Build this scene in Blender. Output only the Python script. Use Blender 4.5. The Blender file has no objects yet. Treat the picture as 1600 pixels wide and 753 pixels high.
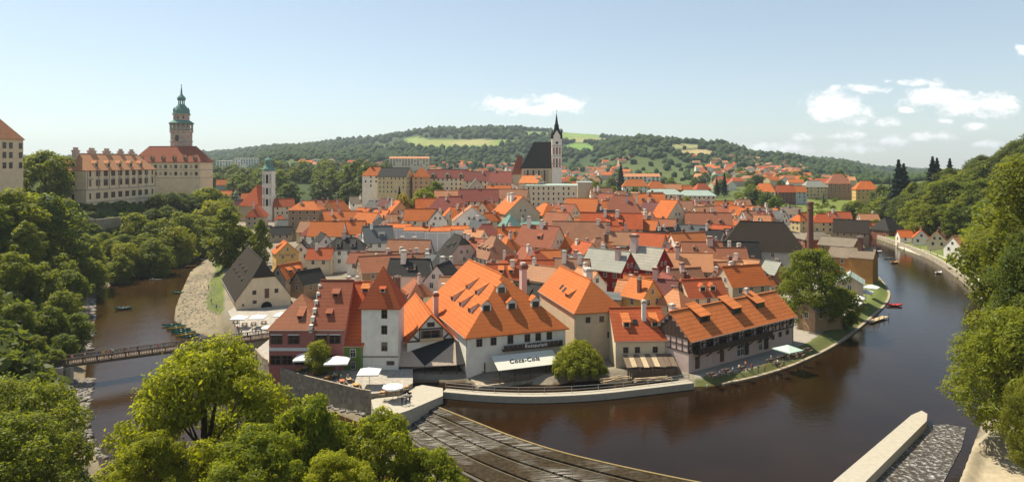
import bpy, bmesh, math, random
import numpy as np
from mathutils import Vector, Matrix
random.seed(7); rng = np.random.default_rng(7)
R = math.radians
sc = bpy.context.scene
COL = sc.collection

# ------------------------------------------------------------------ camera
F, CAMZ, HORY = 1043.0, 45.0, 255.0          # focal length (px of a 1600 wide frame), eye height, eye-level row
cam_d = bpy.data.cameras.new('camera')
cam = bpy.data.objects.new('camera', cam_d); COL.objects.link(cam)
cam.location = (0, 0, CAMZ); cam.rotation_euler = (R(90), 0, 0)
cam_d.sensor_width = 36.0; cam_d.lens = 36.0 * F / 1600.0
cam_d.shift_y = -(376.5 - HORY) / 1600.0
cam_d.clip_start = 0.5; cam_d.clip_end = 40000
sc.camera = cam

# ------------------------------------------------------------------ sky, sun, exposure
SUN_EL, SUN_AZ = R(57), R(56)                # azimuth measured to the left of the view direction
world = bpy.data.worlds.new('World'); sc.world = world; world.use_nodes = True
nt = world.node_tree; N = nt.nodes; LK = nt.links
N.clear()
w_out = N.new('ShaderNodeOutputWorld'); w_bg = N.new('ShaderNodeBackground')
sky = N.new('ShaderNodeTexSky'); sky.sky_type = 'NISHITA'; sky.sun_disc = False
sky.sun_elevation = SUN_EL; sky.sun_rotation = -SUN_AZ
sky.air_density = 1.0; sky.dust_density = 0.4; sky.ozone_density = 1.3; sky.altitude = 500
w_bg.inputs['Strength'].default_value = 0.15

def wmath(op, a, b=None, c=None, clamp=False):
    n = N.new('ShaderNodeMath'); n.operation = op; n.use_clamp = clamp
    for i, v in enumerate((a, b, c)):
        if v is None: continue
        if isinstance(v, (int, float)): n.inputs[i].default_value = v
        else: LK.new(v, n.inputs[i])
    return n.outputs[0]
tc = N.new('ShaderNodeTexCoord')
sep = N.new('ShaderNodeSeparateXYZ'); LK.new(tc.outputs['Generated'], sep.inputs[0])
dy = wmath('MAXIMUM', sep.outputs[1], 0.05)
su = wmath('DIVIDE', sep.outputs[0], dy); sv = wmath('DIVIDE', sep.outputs[2], dy)
comb = N.new('ShaderNodeCombineXYZ'); LK.new(su, comb.inputs[0]); LK.new(sv, comb.inputs[1])
cn = N.new('ShaderNodeTexNoise'); cn.inputs['Scale'].default_value = 34; cn.inputs['Detail'].default_value = 8
cn.inputs['Roughness'].default_value = 0.58
cmap = N.new('ShaderNodeMapping'); cmap.inputs['Scale'].default_value = (1.0, 1.6, 1)
LK.new(comb.outputs[0], cmap.inputs[0]); LK.new(cmap.outputs[0], cn.inputs['Vector'])
# drifting fair-weather clouds: direction (as tangent), half widths, thickness
CLOUDS = [(790,164,56,15,1.0),(872,160,46,16,1.0),(835,172,70,11,.8),
          (1300,157,46,20,1.1),(1316,176,56,20,1.1),(1356,140,40,8,.75),(1462,153,62,21,1.15),(1502,166,70,17,1.0),(1552,164,44,23,1.15),
          (1446,130,44,8,.8),(1448,214,48,10,.8),(1525,198,26,8,.8),(1385,222,44,10,.7),(1340,232,60,9,.6),(1545,225,30,6,.6),
          (1388,192,24,8,.7),(1600,80,14,10,.8),(1230,232,90,10,.55),(1325,212,40,7,.55),(1416,172,13,6,.8),(1386,127,10,4,.7),(1475,190,18,5,.6),(1260,215,26,6,.5)]
acc = None
for (cx, cy, rx, ry, k) in CLOUDS:
    a = wmath('MULTIPLY', wmath('SUBTRACT', su, (cx-800)/F), F/rx)
    b = wmath('MULTIPLY', wmath('SUBTRACT', sv, (HORY-cy)/F), F/ry)
    r2 = wmath('ADD', wmath('MULTIPLY', a, a), wmath('MULTIPLY', b, b))
    m = wmath('MULTIPLY', wmath('SUBTRACT', 1.0, wmath('SQRT', r2)), k)
    acc = m if acc is None else wmath('MAXIMUM', acc, m)
den = wmath('ADD', acc, wmath('MULTIPLY', wmath('SUBTRACT', cn.outputs['Fac'], 0.5), 2.3))
ramp = N.new('ShaderNodeMapRange'); ramp.interpolation_type = 'SMOOTHSTEP'
ramp.inputs['From Min'].default_value = -0.06; ramp.inputs['From Max'].default_value = .70
LK.new(den, ramp.inputs['Value'])
front = wmath('GREATER_THAN', sep.outputs[1], 0.06)
cfac = wmath('MULTIPLY', wmath('MULTIPLY', ramp.outputs[0], front), 0.97)
# cloud colour: white, greyer where thin underside noise is low
cc = N.new('ShaderNodeMix'); cc.data_type = 'RGBA'
cc.inputs['A'].default_value = (4.0, 4.05, 4.1, 1); cc.inputs['B'].default_value = (6.0, 5.9, 5.7, 1)
LK.new(wmath('MULTIPLY', cn.outputs['Fac'], 1.6, clamp=True), cc.inputs['Factor'])
mixs = N.new('ShaderNodeMix'); mixs.data_type = 'RGBA'
# slight desaturation of the summer sky (thin high haze)
hs = N.new('ShaderNodeHueSaturation'); hs.inputs['Saturation'].default_value = 0.80
# a thin high veil evens out the clear-sky gradient
gm = N.new('ShaderNodeGamma'); gm.inputs['Gamma'].default_value = 0.78
LK.new(sky.outputs[0], gm.inputs['Color'])
vs = N.new('ShaderNodeVectorMath'); vs.operation = 'SCALE'; vs.inputs['Scale'].default_value = 0.90
tn = N.new('ShaderNodeVectorMath'); tn.operation = 'MULTIPLY'; tn.inputs[1].default_value = (.95, 1.0, .985)
LK.new(gm.outputs[0], vs.inputs[0]); LK.new(vs.outputs[0], tn.inputs[0]); LK.new(tn.outputs[0], hs.inputs['Color'])
LK.new(cfac, mixs.inputs['Factor']); LK.new(hs.outputs[0], mixs.inputs['A']); LK.new(cc.outputs['Result'], mixs.inputs['B'])
LK.new(mixs.outputs['Result'], w_bg.inputs['Color']); LK.new(w_bg.outputs[0], w_out.inputs['Surface'])

sun_d = bpy.data.lights.new('sun', 'SUN'); sun_d.energy = 5.0; sun_d.angle = R(0.5); sun_d.color = (1.0, 0.91, 0.74)
sun = bpy.data.objects.new('sun', sun_d); COL.objects.link(sun)
sdir = Vector((-math.cos(SUN_EL)*math.sin(SUN_AZ), math.cos(SUN_EL)*math.cos(SUN_AZ), math.sin(SUN_EL)))
sun.rotation_euler = sdir.to_track_quat('Z', 'Y').to_euler()

sc.view_settings.view_transform = 'Standard'; sc.view_settings.look = 'None'
sc.view_settings.gamma = 1.0; sc.view_settings.use_curve_mapping = False
sc.view_settings.exposure = 0.64
sc.render.engine = 'CYCLES'
sc.cycles.max_bounces = 6; sc.cycles.diffuse_bounces = 3; sc.cycles.glossy_bounces = 2
sc.cycles.transmission_bounces = 3; sc.cycles.transparent_max_bounces = 4; sc.cycles.volume_bounces = 0
sc.cycles.use_denoising = True
try: sc.cycles.denoiser = 'OPENIMAGEDENOISE'
except Exception: pass

# ------------------------------------------------------------------ pixel <-> place helpers
def U(px, py, z=0.0):
    d = F*(CAMZ-z)/(py-HORY); return ((px-800)*d/F, d, z)
def X(px, d): return (px-800)*d/F
def Z(py, d): return CAMZ-(py-HORY)*d/F

# ------------------------------------------------------------------ materials
MATS = {}
def nodes_of(name):
    m = bpy.data.materials.new(name); m.use_nodes = True
    t = m.node_tree; b = t.nodes['Principled BSDF']
    return m, t, b
def lnk(t, a, b): t.links.new(a, b)
def noise(t, scale, detail=4, rough=0.55, vec=None):
    n = t.nodes.new('ShaderNodeTexNoise'); n.inputs['Scale'].default_value = scale
    n.inputs['Detail'].default_value = detail; n.inputs['Roughness'].default_value = rough
    if vec is not None: lnk(t, vec, n.inputs['Vector'])
    return n
def mixc(t, fac, a, b, mode='MIX'):
    n = t.nodes.new('ShaderNodeMix'); n.data_type = 'RGBA'; n.blend_type = mode
    for s, v in (('Factor', fac), ('A', a), ('B', b)):
        if isinstance(v, (int, float)): n.inputs[s].default_value = v
        elif isinstance(v, tuple): n.inputs[s].default_value = (*v[:3], 1)
        else: lnk(t, v, n.inputs[s])
    return n.outputs['Result']
def mrange(t, v, a, b, c, d):
    n = t.nodes.new('ShaderNodeMapRange'); lnk(t, v, n.inputs['Value'])
    for k, x in zip(('From Min','From Max','To Min','To Max'), (a, b, c, d)): n.inputs[k].default_value = x
    return n.outputs[0]
def objrand(t):
    n = t.nodes.new('ShaderNodeObjectInfo'); return n
def bump(t, b, h, strength=0.4, dist=0.05):
    n = t.nodes.new('ShaderNodeBump'); n.inputs['Strength'].default_value = strength; n.inputs['Distance'].default_value = dist
    lnk(t, h, n.inputs['Height']); lnk(t, n.outputs[0], b.inputs['Normal'])
def scale3(c, k): return tuple(min(1, x*k) for x in c)

def plain(name, c, rough=0.7, metal=0.0, var=0.12, sc_=1.5):
    if name in MATS: return MATS[name]
    m, t, b = nodes_of(name)
    co = t.nodes.new('ShaderNodeTexCoord')
    n = noise(t, sc_, 5, 0.6, co.outputs['Object'])
    lnk(t, mixc(t, n.outputs['Fac'], scale3(c, 1-var*1.6), scale3(c, 1+var*1.2)), b.inputs['Base Color'])
    b.inputs['Roughness'].default_value = rough; b.inputs['Metallic'].default_value = metal
    MATS[name] = m; return m

WALLC = dict(white=(.80,.76,.67), cream=(.74,.62,.43), yellow=(.64,.42,.15), beige=(.52,.43,.31), tan=(.36,.24,.14), grey=(.46,.44,.40),
    lightgrey=(.56,.56,.56), pink=(.46,.17,.14), pinkbeige=(.58,.43,.34), red=(.29,.025,.018), peach=(.62,.37,.18), green=(.15,.24,.045),
    orange=(.46,.23,.07), brick=(.26,.10,.06), paleyellow=(.64,.51,.27), stone=(.40,.33,.24), ochre=(.50,.35,.17), rosy=(.60,.47,.42), sand=(.80,.62,.40))
def wall_mat(k):
    name = 'plaster_'+k
    if name in MATS: return MATS[name]
    c = WALLC[k]
    m, t, b = nodes_of(name)
    co = t.nodes.new('ShaderNodeTexCoord'); oi = objrand(t)
    add = t.nodes.new('ShaderNodeVectorMath'); add.operation = 'ADD'
    lnk(t, co.outputs['Object'], add.inputs[0]); lnk(t, oi.outputs['Location'], add.inputs[1])
    n1 = noise(t, 0.5, 6, 0.65, add.outputs[0]); n2 = noise(t, 5, 4, 0.6, add.outputs[0])
    mp = t.nodes.new('ShaderNodeMapping'); mp.inputs['Scale'].default_value = (2.2, 2.2, 0.25); lnk(t, add.outputs[0], mp.inputs[0])
    n3 = noise(t, 1.0, 4, 0.6, mp.outputs[0])
    c1 = mixc(t, mrange(t, n1.outputs['Fac'], .3, .75, 0, 1), scale3(c, .80), scale3(c, 1.08))
    c2 = mixc(t, mrange(t, n3.outputs['Fac'], .58, .85, 0, .45), c1, scale3((c[0]*.8, c[1]*.78, c[2]*.72), .75))
    c3 = mixc(t, mrange(t, oi.outputs['Random'], 0, 1, 0, .35), c2, scale3((c[0]*1.02, c[1]*.94, c[2]*.84), .95))
    lnk(t, c3, b.inputs['Base Color']); b.inputs['Roughness'].default_value = .9
    b.inputs['Specular IOR Level'].default_value = .2
    bump(t, b, n2.outputs['Fac'], .25, .03)
    MATS[name] = m; return m

ROOFC = dict(orange=(.56,.142,.034), bright=(.62,.18,.05), pale=(.60,.25,.11), rust=(.36,.125,.06), brown=(.33,.15,.08), redbrown=(.33,.10,.05),
    redorange=(.47,.10,.033), darkred=(.26,.07,.048), maroon=(.18,.06,.047), charcoal=(.040,.035,.029), black=(.026,.023,.020), slate=(.135,.13,.115),
    palegrey=(.38,.335,.255), copper=(.17,.29,.225), palegreen=(.40,.44,.35), greybrown=(.235,.175,.12), tan=(.44,.20,.10), darkbrown=(.036,.025,.016))
def roof_mat(k):
    name = 'tiles_'+k
    if name in MATS: return MATS[name]
    c = ROOFC[k]; tiled = k not in ('copper', 'palegreen', 'palegrey')
    m, t, b = nodes_of(name)
    co = t.nodes.new('ShaderNodeTexCoord'); oi = objrand(t)
    add = t.nodes.new('ShaderNodeVectorMath'); add.operation = 'ADD'
    mul = t.nodes.new('ShaderNodeVectorMath'); mul.operation = 'SCALE'; mul.inputs['Scale'].default_value = 3.7
    lnk(t, oi.outputs['Location'], mul.inputs[0])
    lnk(t, co.outputs['Object'], add.inputs[0]); lnk(t, mul.outputs[0], add.inputs[1])
    w = t.nodes.new('ShaderNodeTexWave'); w.wave_type = 'BANDS'; w.bands_direction = 'Z'; w.wave_profile = 'SAW'
    w.inputs['Scale'].default_value = .50 if tiled else .40; w.inputs['Distortion'].default_value = .35
    w.inputs['Detail'].default_value = 1.5; w.inputs['Detail Scale'].default_value = 1.2
    lnk(t, co.outputs['Object'], w.inputs['Vector'])
    n1 = noise(t, .35, 5, .62, add.outputs[0]); n2 = noise(t, 3.2, 5, .7, add.outputs[0]); n3 = noise(t, 1.1, 3, .6, add.outputs[0])
    v = t.nodes.new('ShaderNodeTexVoronoi'); v.inputs['Scale'].default_value = 2.4; lnk(t, add.outputs[0], v.inputs['Vector'])
    c1 = mixc(t, mrange(t, n1.outputs['Fac'], .3, .72, 0, 1), scale3(c, .74), scale3(c, 1.14))
    c2 = mixc(t, mrange(t, n2.outputs['Fac'], .38, .75, 0, .85), c1, (c[0]*.55+.015, c[1]*.6+.012, c[2]*.7+.01))
    sepv = t.nodes.new('ShaderNodeSeparateColor'); lnk(t, v.outputs['Color'], sepv.inputs[0])
    c2b = mixc(t, mrange(t, sepv.outputs[0], 0, 1, 0, .30), c2, (c[0]*1.22, c[1]*1.35, c[2]*1.5))
    c3 = mixc(t, mrange(t, w.outputs['Fac'], .0, .40, .55, 0), c2b, scale3(c, .34))
    # per-roof age: some redder, some paler
    dull = (c[0]*.7+.012, c[1]*.9+.009, c[2]*1.05+.008)
    c4 = mixc(t, mrange(t, oi.outputs['Random'], 0, 1, 0, .75), c3, mixc(t, .75, c3, dull))
    # moss and lichen streaks
    c5 = mixc(t, mrange(t, n3.outputs['Fac'], .60, .82, 0, .42), c4, (c[0]*.6+.022, c[1]*.65+.019, c[2]*.65+.009))
    lnk(t, c5, b.inputs['Base Color']); b.inputs['Roughness'].default_value = .85
    b.inputs['Specular IOR Level'].default_value = .12
    hh = t.nodes.new('ShaderNodeMath'); hh.operation = 'ADD'; lnk(t, w.outputs['Fac'], hh.inputs[0]); lnk(t, n2.outputs['Fac'], hh.inputs[1])
    bump(t, b, hh.outputs[0], .55, .05)
    MATS[name] = m; return m

def leaf_mat(name, c, trans=.45, tint=None):
    if name in MATS: return MATS[name]
    m, t, b = nodes_of(name)
    co = t.nodes.new('ShaderNodeTexCoord'); oi = objrand(t)
    n1 = noise(t, .35, 3, .6, co.outputs['Object']); n2 = noise(t, 2.6, 2, .6, co.outputs['Object'])
    tint = tint or (c[0]*1.45, c[1]*1.2, c[2]*.8)
    a1 = mixc(t, mrange(t, n1.outputs['Fac'], .3, .72, 0, 1), scale3(c, .72), c)
    a2 = mixc(t, mrange(t, n2.outputs['Fac'], .45, .75, 0, .7), a1, tint)
    a3 = mixc(t, mrange(t, oi.outputs['Random'], 0, .5, .65, 0), a2, (c[0]*.50, c[1]*.68, c[2]*.95))
    a3 = mixc(t, mrange(t, oi.outputs['Random'], .5, 1, 0, .6), a3, (c[0]*1.55, c[1]*1.35, c[2]*.9))
    lnk(t, a3, b.inputs['Base Color']); b.inputs['Roughness'].default_value = .55
    b.inputs['Specular IOR Level'].default_value = .25
    tr = t.nodes.new('ShaderNodeBsdfTranslucent')
    lnk(t, mixc(t, .5, a3, (c[0]*2.0, c[1]*1.7, c[2]*.5)), tr.inputs['Color'])
    ms = t.nodes.new('ShaderNodeMixShader'); ms.inputs[0].default_value = trans
    lnk(t, b.outputs[0], ms.inputs[1]); lnk(t, tr.outputs[0], ms.inputs[2])
    lnk(t, ms.outputs[0], t.nodes['Material Output'].inputs['Surface'])
    MATS[name] = m; return m

M_GLASS, t, b = nodes_of('window_glass'); b.inputs['Base Color'].default_value = (.02,.022,.024,1); b.inputs['Roughness'].default_value = .12
M_FRAMEW = plain('window_frame_white', (.60,.57,.5), .6); M_FRAMEB = plain('window_frame_brown', (.12,.06,.035), .6)
M_WOOD = plain('dark_wood', (.055,.032,.02), .75, var=.25); M_WOODL = plain('pale_timber', (.50,.38,.22), .8, var=.25)
M_WOODM = plain('weathered_wood', (.16,.11,.07), .8, var=.3, sc_=4)
M_WHITE = plain('white_paint', (.74,.72,.67), .75); M_CLOTH = plain('white_canvas', (.76,.75,.70), .85, var=.06)
M_METAL = plain('dark_iron', (.03,.03,.032), .5, .3); M_STEEL = plain('galvanised_steel', (.36,.35,.33), .45, .5)
M_BRICK = plain('chimney_brick', (.19,.08,.05), .9, var=.3, sc_=6); M_STONE = plain('pale_stone', (.40,.36,.28), .9, var=.25, sc_=2.5)
M_CONC = plain('pale_concrete', (.40,.36,.28), .9, var=.18, sc_=1.2); M_DSTONE = plain('wet_dark_stone', (.10,.085,.06), .7, var=.4, sc_=1.6)
M_BARK = plain('bark', (.07,.05,.035), .95, var=.35, sc_=5)
M_COPPER = roof_mat('copper')
M_SKIN = plain('skin', (.45,.26,.17), .6); M_JEANS = plain('dark_trousers', (.05,.06,.10), .8)
M_HAIR = plain('brown_hair', (.05,.03,.02), .7)
M_OBJ, t, b = nodes_of('tinted_cloth'); oi = objrand(t); lnk(t, oi.outputs['Color'], b.inputs['Base Color']); b.inputs['Roughness'].default_value = .7

# ------------------------------------------------------------------ object helpers
def tag(o, label, cat, group=None, kind=None):
    if label: o['label'] = label
    if cat: o['category'] = cat
    if group: o['group'] = group
    if kind: o['kind'] = kind
    return o
def link(o, parent=None):
    COL.objects.link(o)
    if parent is not None: o.parent = parent
    return o
def empty(name, loc, rz=0.0, label=None, cat=None, group=None):
    o = bpy.data.objects.new(name, None); o.empty_display_size = .5
    o.location = loc; o.rotation_euler = (0, 0, rz); link(o)
    tag(o, label, cat, group); return o
class MB:
    def __init__(s): s.v = []; s.f = []; s.m = []
    def quad(s, pts, mi=0):
        i = len(s.v); s.v += [tuple(p) for p in pts]; s.f.append(tuple(range(i, i+len(pts)))); s.m.append(mi); return s
    def box(s, x0, x1, y0, y1, z0, z1, mi=0):
        i = len(s.v)
        s.v += [(x0,y0,z0),(x1,y0,z0),(x1,y1,z0),(x0,y1,z0),(x0,y0,z1),(x1,y0,z1),(x1,y1,z1),(x0,y1,z1)]
        for q in ((3,2,1,0),(4,5,6,7),(0,1,5,4),(1,2,6,5),(2,3,7,6),(3,0,4,7)):
            s.f.append(tuple(i+k for k in q)); s.m.append(mi)
        return s
    def bar(s, p, q, w, h=None, mi=0):
        p = Vector(p); q = Vector(q); a = (q-p)
        if a.length < 1e-6: return s
        a = a.normalized(); up = Vector((0,0,1)) if abs(a.z) < .95 else Vector((1,0,0))
        r = a.cross(up).normalized(); u = r.cross(a).normalized(); h = h or w
        i = len(s.v)
        for e in (p, q):
            for (cx, cy) in ((-1,-1),(1,-1),(1,1),(-1,1)):
                s.v.append(tuple(e + r*cx*w/2 + u*cy*h/2))
        for k in ((0,1,2,3),(7,6,5,4),(0,4,5,1),(1,5,6,2),(2,6,7,3),(3,7,4,0)):
            s.f.append(tuple(i+j for j in k)); s.m.append(mi)
        return s
    def tube(s, pts, radii, n=6, mi=0, cap=True):
        base = len(s.v); pts = [Vector(p) for p in pts]
        for k, p in enumerate(pts):
            a = (pts[min(k+1, len(pts)-1)] - pts[max(k-1, 0)]).normalized()
            up = Vector((0,0,1)) if abs(a.z) < .9 else Vector((1,0,0))
            r = a.cross(up).normalized(); u = a.cross(r).normalized()
            for j in range(n):
                th = 2*math.pi*j/n
                s.v.append(tuple(p + (r*math.cos(th)+u*math.sin(th))*radii[k]))
        for k in range(len(pts)-1):
            for j in range(n):
                a0 = base+k*n+j; a1 = base+k*n+(j+1) % n
                s.f.append((a0, a1, a1+n, a0+n)); s.m.append(mi)
        if cap:
            s.f.append(tuple(base+j for j in range(n))[::-1]); s.m.append(mi)
            s.f.append(tuple(base+(len(pts)-1)*n+j for j in range(n))); s.m.append(mi)
        return s
    def lathe(s, prof, n=8, mi=0, cx=0, cy=0, ph=0.0):
        base = len(s.v)
        for (r, z) in prof:
            for j in range(n):
                th = 2*math.pi*(j+.5)/n+ph; s.v.append((cx+r*math.cos(th), cy+r*math.sin(th), z))
        for k in range(len(prof)-1):
            for j in range(n):
                a0 = base+k*n+j; a1 = base+k*n+(j+1) % n
                s.f.append((a0, a1, a1+n, a0+n)); s.m.append(mi)
        s.f.append(tuple(base+(len(prof)-1)*n+j for j in range(n))); s.m.append(mi)
        return s
    def mesh(s, name, mats):
        me = bpy.data.meshes.new(name); me.from_pydata(s.v, [], s.f)
        for m in (mats if isinstance(mats, (list, tuple)) else [mats]): me.materials.append(m)
        if any(s.m): me.polygons.foreach_set('material_index', s.m)
        me.update(); return me
    def build(s, name, mats, parent=None, loc=None, rz=0.0):
        o = bpy.data.objects.new(name, s.mesh(name, mats)); link(o, parent)
        if loc is not None: o.location = loc
        if rz: o.rotation_euler = (0, 0, rz)
        return o
def inst(name, me, parent=None, loc=(0,0,0), rot=(0,0,0), scale=(1,1,1)):
    o = bpy.data.objects.new(name, me); link(o, parent)
    o.location = loc; o.rotation_euler = rot; o.scale = scale; return o
def np_mesh(name, V, Fq, mats, smooth=False):
    me = bpy.data.meshes.new(name); V = np.asarray(V, np.float32); Fq = np.asarray(Fq, np.int32); k = Fq.shape[1]
    me.vertices.add(len(V)); me.vertices.foreach_set('co', V.ravel())
    me.loops.add(Fq.size); me.loops.foreach_set('vertex_index', Fq.ravel())
    me.polygons.add(len(Fq)); me.polygons.foreach_set('loop_start', np.arange(0, Fq.size, k, dtype=np.int32))
    if smooth: me.polygons.foreach_set('use_smooth', np.ones(len(Fq), bool))
    for m in (mats if isinstance(mats, (list, tuple)) else [mats]): me.materials.append(m)
    me.update(calc_edges=True); return me
# ------------------------------------------------------------------ terrain: river bends, town hill, castle rock, wooded slopes, far hills
POOLZ = 2.0
CREST = [U(px, py, POOLZ)[:2] for px, py in ((682,634),(740,657),(800,681),(870,704),(950,723),(1020,738),(1100,754),(1200,772),(1330,792))]
FOOT  = [U(px, py, 0)[:2] for px, py in ((612,664),(636,684),(668,706),(705,729),(745,750),(800,776),(880,806),(980,832),(1120,850))]
LEFTBANK = [U(px, py)[:2] for px, py in ((352,376),(334,387),(300,399),(262,411),(225,424),(190,439),(160,452),(142,470),(136,500),(138,540),(134,575),(132,620),(133,660),(146,705),(170,760),(190,800))]
RIGHTBANK = [U(px, py)[:2] for px, py in ((368,378),(345,390),(318,408),(298,424),(284,455),(275,480),(272,500),(290,514),(330,527),(385,540),(398,572),(416,602),(472,630),(530,648),(562,660),(586,668),(606,662))]
LOWER = np.array(LEFTBANK + [(-62, 76), (60, 74)] + [tuple(p) for p in CREST[::-1]] + RIGHTBANK[::-1] + [(-220, 440), (-236, 432)])
TOWNEDGE = [U(px, py, POOLZ)[:2] for px, py in ((628,598),(700,597),(770,599),(860,601),(905,596),(960,593),(1040,594),(1086,604),(1130,602),(1180,592),(1230,577),(1265,562),(1300,545),(1330,525),(1360,500),(1385,478),(1393,462),(1386,448),(1370,430),(1360,405),(1353,388),(1345,375),(1332,366))]
FARBANK = [U(px, py, POOLZ)[:2] for px, py in ((1345,362),(1362,371),(1400,384),(1430,395),(1465,412),(1500,437),(1525,460),(1540,480),(1552,520),(1556,560),(1552,600),(1540,645),(1520,700),(1500,753),(1480,800))]
POOL = np.array([tuple(p) for p in CREST[::-1]] + TOWNEDGE + FARBANK)
def pd(px, d): return (X(px, d), d)
LEFTHILL = np.array([pd(px, d) for px, d in ()] + [p for p in LEFTBANK[1:]] + [(-66, 60), (-140, 40), (-420, 60), (-560, 300), (-500, 560), pd(200, 560), pd(318, 500), pd(336, 430), pd(337, 372)])
RIGHTHILL = np.array([pd(1395, 395), pd(1425, 345), pd(1455, 318), pd(1500, 290), pd(1530, 262), pd(1556, 236), pd(1580, 190), pd(1640, 150), pd(1720, 110), (150, 95), (420, 95), (720, 500), (620, 760), pd(1470, 700), pd(1395, 560), pd(1380, 470)])

def sdist(P, poly):
    P = np.asarray(P, float); n = len(poly); best = np.full(len(P), 1e18); inside = np.zeros(len(P), bool)
    for i in range(n):
        a = poly[i]; b = poly[(i+1) % n]; ab = b-a
        t = np.clip(((P-a) @ ab) / max(ab @ ab, 1e-9), 0, 1)
        q = P-(a+t[:, None]*ab); best = np.minimum(best, (q*q).sum(1))
        c = ((a[1] > P[:, 1]) != (b[1] > P[:, 1]))
        with np.errstate(divide='ignore', invalid='ignore'):
            xx = (b[0]-a[0])*(P[:, 1]-a[1])/(b[1]-a[1])+a[0]
        inside ^= c & (P[:, 0] < xx)
    r = np.sqrt(best); r[inside] *= -1; return r
def S(x, a, b):
    t = np.clip((x-a)/(b-a), 0, 1); return t*t*(3-2*t)

FD = np.array([480, 600, 760, 900, 1100, 1300, 1550, 1800, 2150, 2500, 3300, 4500, 9500.])
FPX = np.array([-700, 0, 200, 330, 450, 560, 680, 800, 900, 1000, 1100, 1200, 1300, 1400, 1500, 1700, 2300.])
FY = np.array([  # eye-level row (image y) of the ground for each distance (row) and bearing (column)
 [338,338,338,338,338,335,330,325,330,336,342,343,342,338,300,280,270],
 [306,306,306,306,305,308,308,306,308,309,310,306,305,300,275,262,255],
 [293,293,293,293,284,288,296,298,298,297,296,290,293,292,272,258,252],
 [285,285,285,283,270,275,286,290,290,288,284,282,286,288,274,260,255],
 [276,276,276,276,259,263,276,280,282,272,274,275,280,284,276,262,258],
 [268,268,268,269,250,254,266,270,271,252,262,268,274,282,278,266,260],
 [262,262,262,263,245,248,253,255,258,228,238,256,266,281,279,268,262],
 [257,257,257,259,241,242,240,241,244,217,225,245,259,280,280,270,264],
 [254,254,254,255,236,235,224,222,226,222,227,245,258,278,280,272,266],
 [252,252,251,250,233,226,209,206,215,224,232,247,257,275,280,272,266],
 [250,250,246,240,229,219,203,201,209,220,231,243,252,266,272,270,266],
 [252,252,250,246,238,230,222,220,222,228,236,244,251,262,268,270,268],
 [256,256,256,254,252,250,248,246,246,248,250,252,254,262,266,268,268.]])
FZ = CAMZ - (FY-HORY)*FD[:, None]/F
def far_z(px, d):
    i = np.clip(np.searchsorted(FD, d)-1, 0, len(FD)-2); j = np.clip(np.searchsorted(FPX, px)-1, 0, len(FPX)-2)
    u = np.clip((d-FD[i])/(FD[i+1]-FD[i]), 0, 1); v = np.clip((px-FPX[j])/(FPX[j+1]-FPX[j]), 0, 1)
    v = v*v*(3-2*v)
    return (FZ[i, j]*(1-u)+FZ[i+1, j]*u)*(1-v) + (FZ[i, j+1]*(1-u)+FZ[i+1, j+1]*u)*v
def terr(P, full=False):
    P = np.asarray(P, float).reshape(-1, 2); x = P[:, 0]; d = np.maximum(P[:, 1], 5.0); px = 800+F*x/d
    G = np.exp(-((px-850)/330)**2)
    town = 3.4 + 18.5*S(d, 150, 430)*G - 5*S(d, 450, 600)*G
    town = np.where(px > 1300, np.minimum(town, 4.4), town)
    z = town*(1-S(d, 470, 610)) + far_z(px, np.maximum(d, 480))*S(d, 470, 610)
    rough = (np.sin(x*.011+d*.007)+np.sin(x*.023-d*.017+2))*.5
    z = z + rough*np.clip((d-900)/400, 0, 6)
    sl = -sdist(P, LEFTHILL); plate = 24+np.clip((d-300)*.085, 0, 9)+12*(1-S(px, 20, 75))*S(d, 200, 250)
    lh = np.where(sl > 0, 1.6+np.minimum(np.clip(sl-3, 0, None)*.62, plate-2), 0)
    z = np.where(sl > 0, lh, z)
    sr = -sdist(P, RIGHTHILL); rh = np.minimum(np.clip(sr-2, 0, None)*.48, 44)
    z = np.where(sr > 0, np.maximum(z, 4.4+rh), z)
    near = 1.2+np.clip(88-d, 0, None)*.37
    z = np.where(d < 100, np.where(sl > 0, np.maximum(near, np.minimum(z, near+4)), near), z)
    a = sdist(P, LOWER); b = sdist(P, POOL)
    wl = np.where((a < b), 0.0, POOLZ); s = np.minimum(a, b)
    wb = np.where(a < b, np.where((sl <= 0) & (d > 150) & (px < 345), 22.0, np.where((sl <= 0) & (px < 600) & (px > 380) & (d < 140), 9.0, 5.0)), np.where((px > 1085) & (px < 1400) & (d < 230), 2.4+2.2*S(px, 1150, 1330), 2.0))
    k = np.clip(s/wb, 0, 1); k = np.where(wb > 10, k**.8, k*k*(3-2*k))
    z = np.where(s > 0, wl+.04+(z-wl-.04)*k, wl+.04-np.clip(-s*.45, 0, 1.8))
    if full: return z, sl, sr, a, b, px, d, rough
    return z

rows = np.concatenate([np.geomspace(26, 90, 46)[:-1], np.geomspace(90, 370, 190)[:-1], np.geomspace(370, 1200, 85)[:-1], np.geomspace(1200, 9500, 85)])
cols = np.linspace(-560, 2160, 600)
DD, PX = np.meshgrid(rows, cols, indexing='ij')
PP = np.stack([(PX-800)*DD/F, DD], -1).reshape(-1, 2)
tz, sl, sr, sa, sb, tpx, td, trough = terr(PP, True)
V = np.column_stack([PP, tz]); nr, nc = DD.shape
ii = (np.arange(nr-1)[:, None]*nc+np.arange(nc-1)[None, :]).ravel()
Fq = np.column_stack([ii, ii+1, ii+nc+1, ii+nc])
ty = HORY + (CAMZ-tz)*F/td      # row at which the place shows, used only to lay out fields where they lie
col = np.tile(np.array([.27, .235, .185]), (len(V), 1))
def paint(mask, c, soft=None):
    w = mask.astype(float)[:, None] if soft is None else soft[:, None]
    col[:] = col*(1-w)+np.array(c)*w
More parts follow.
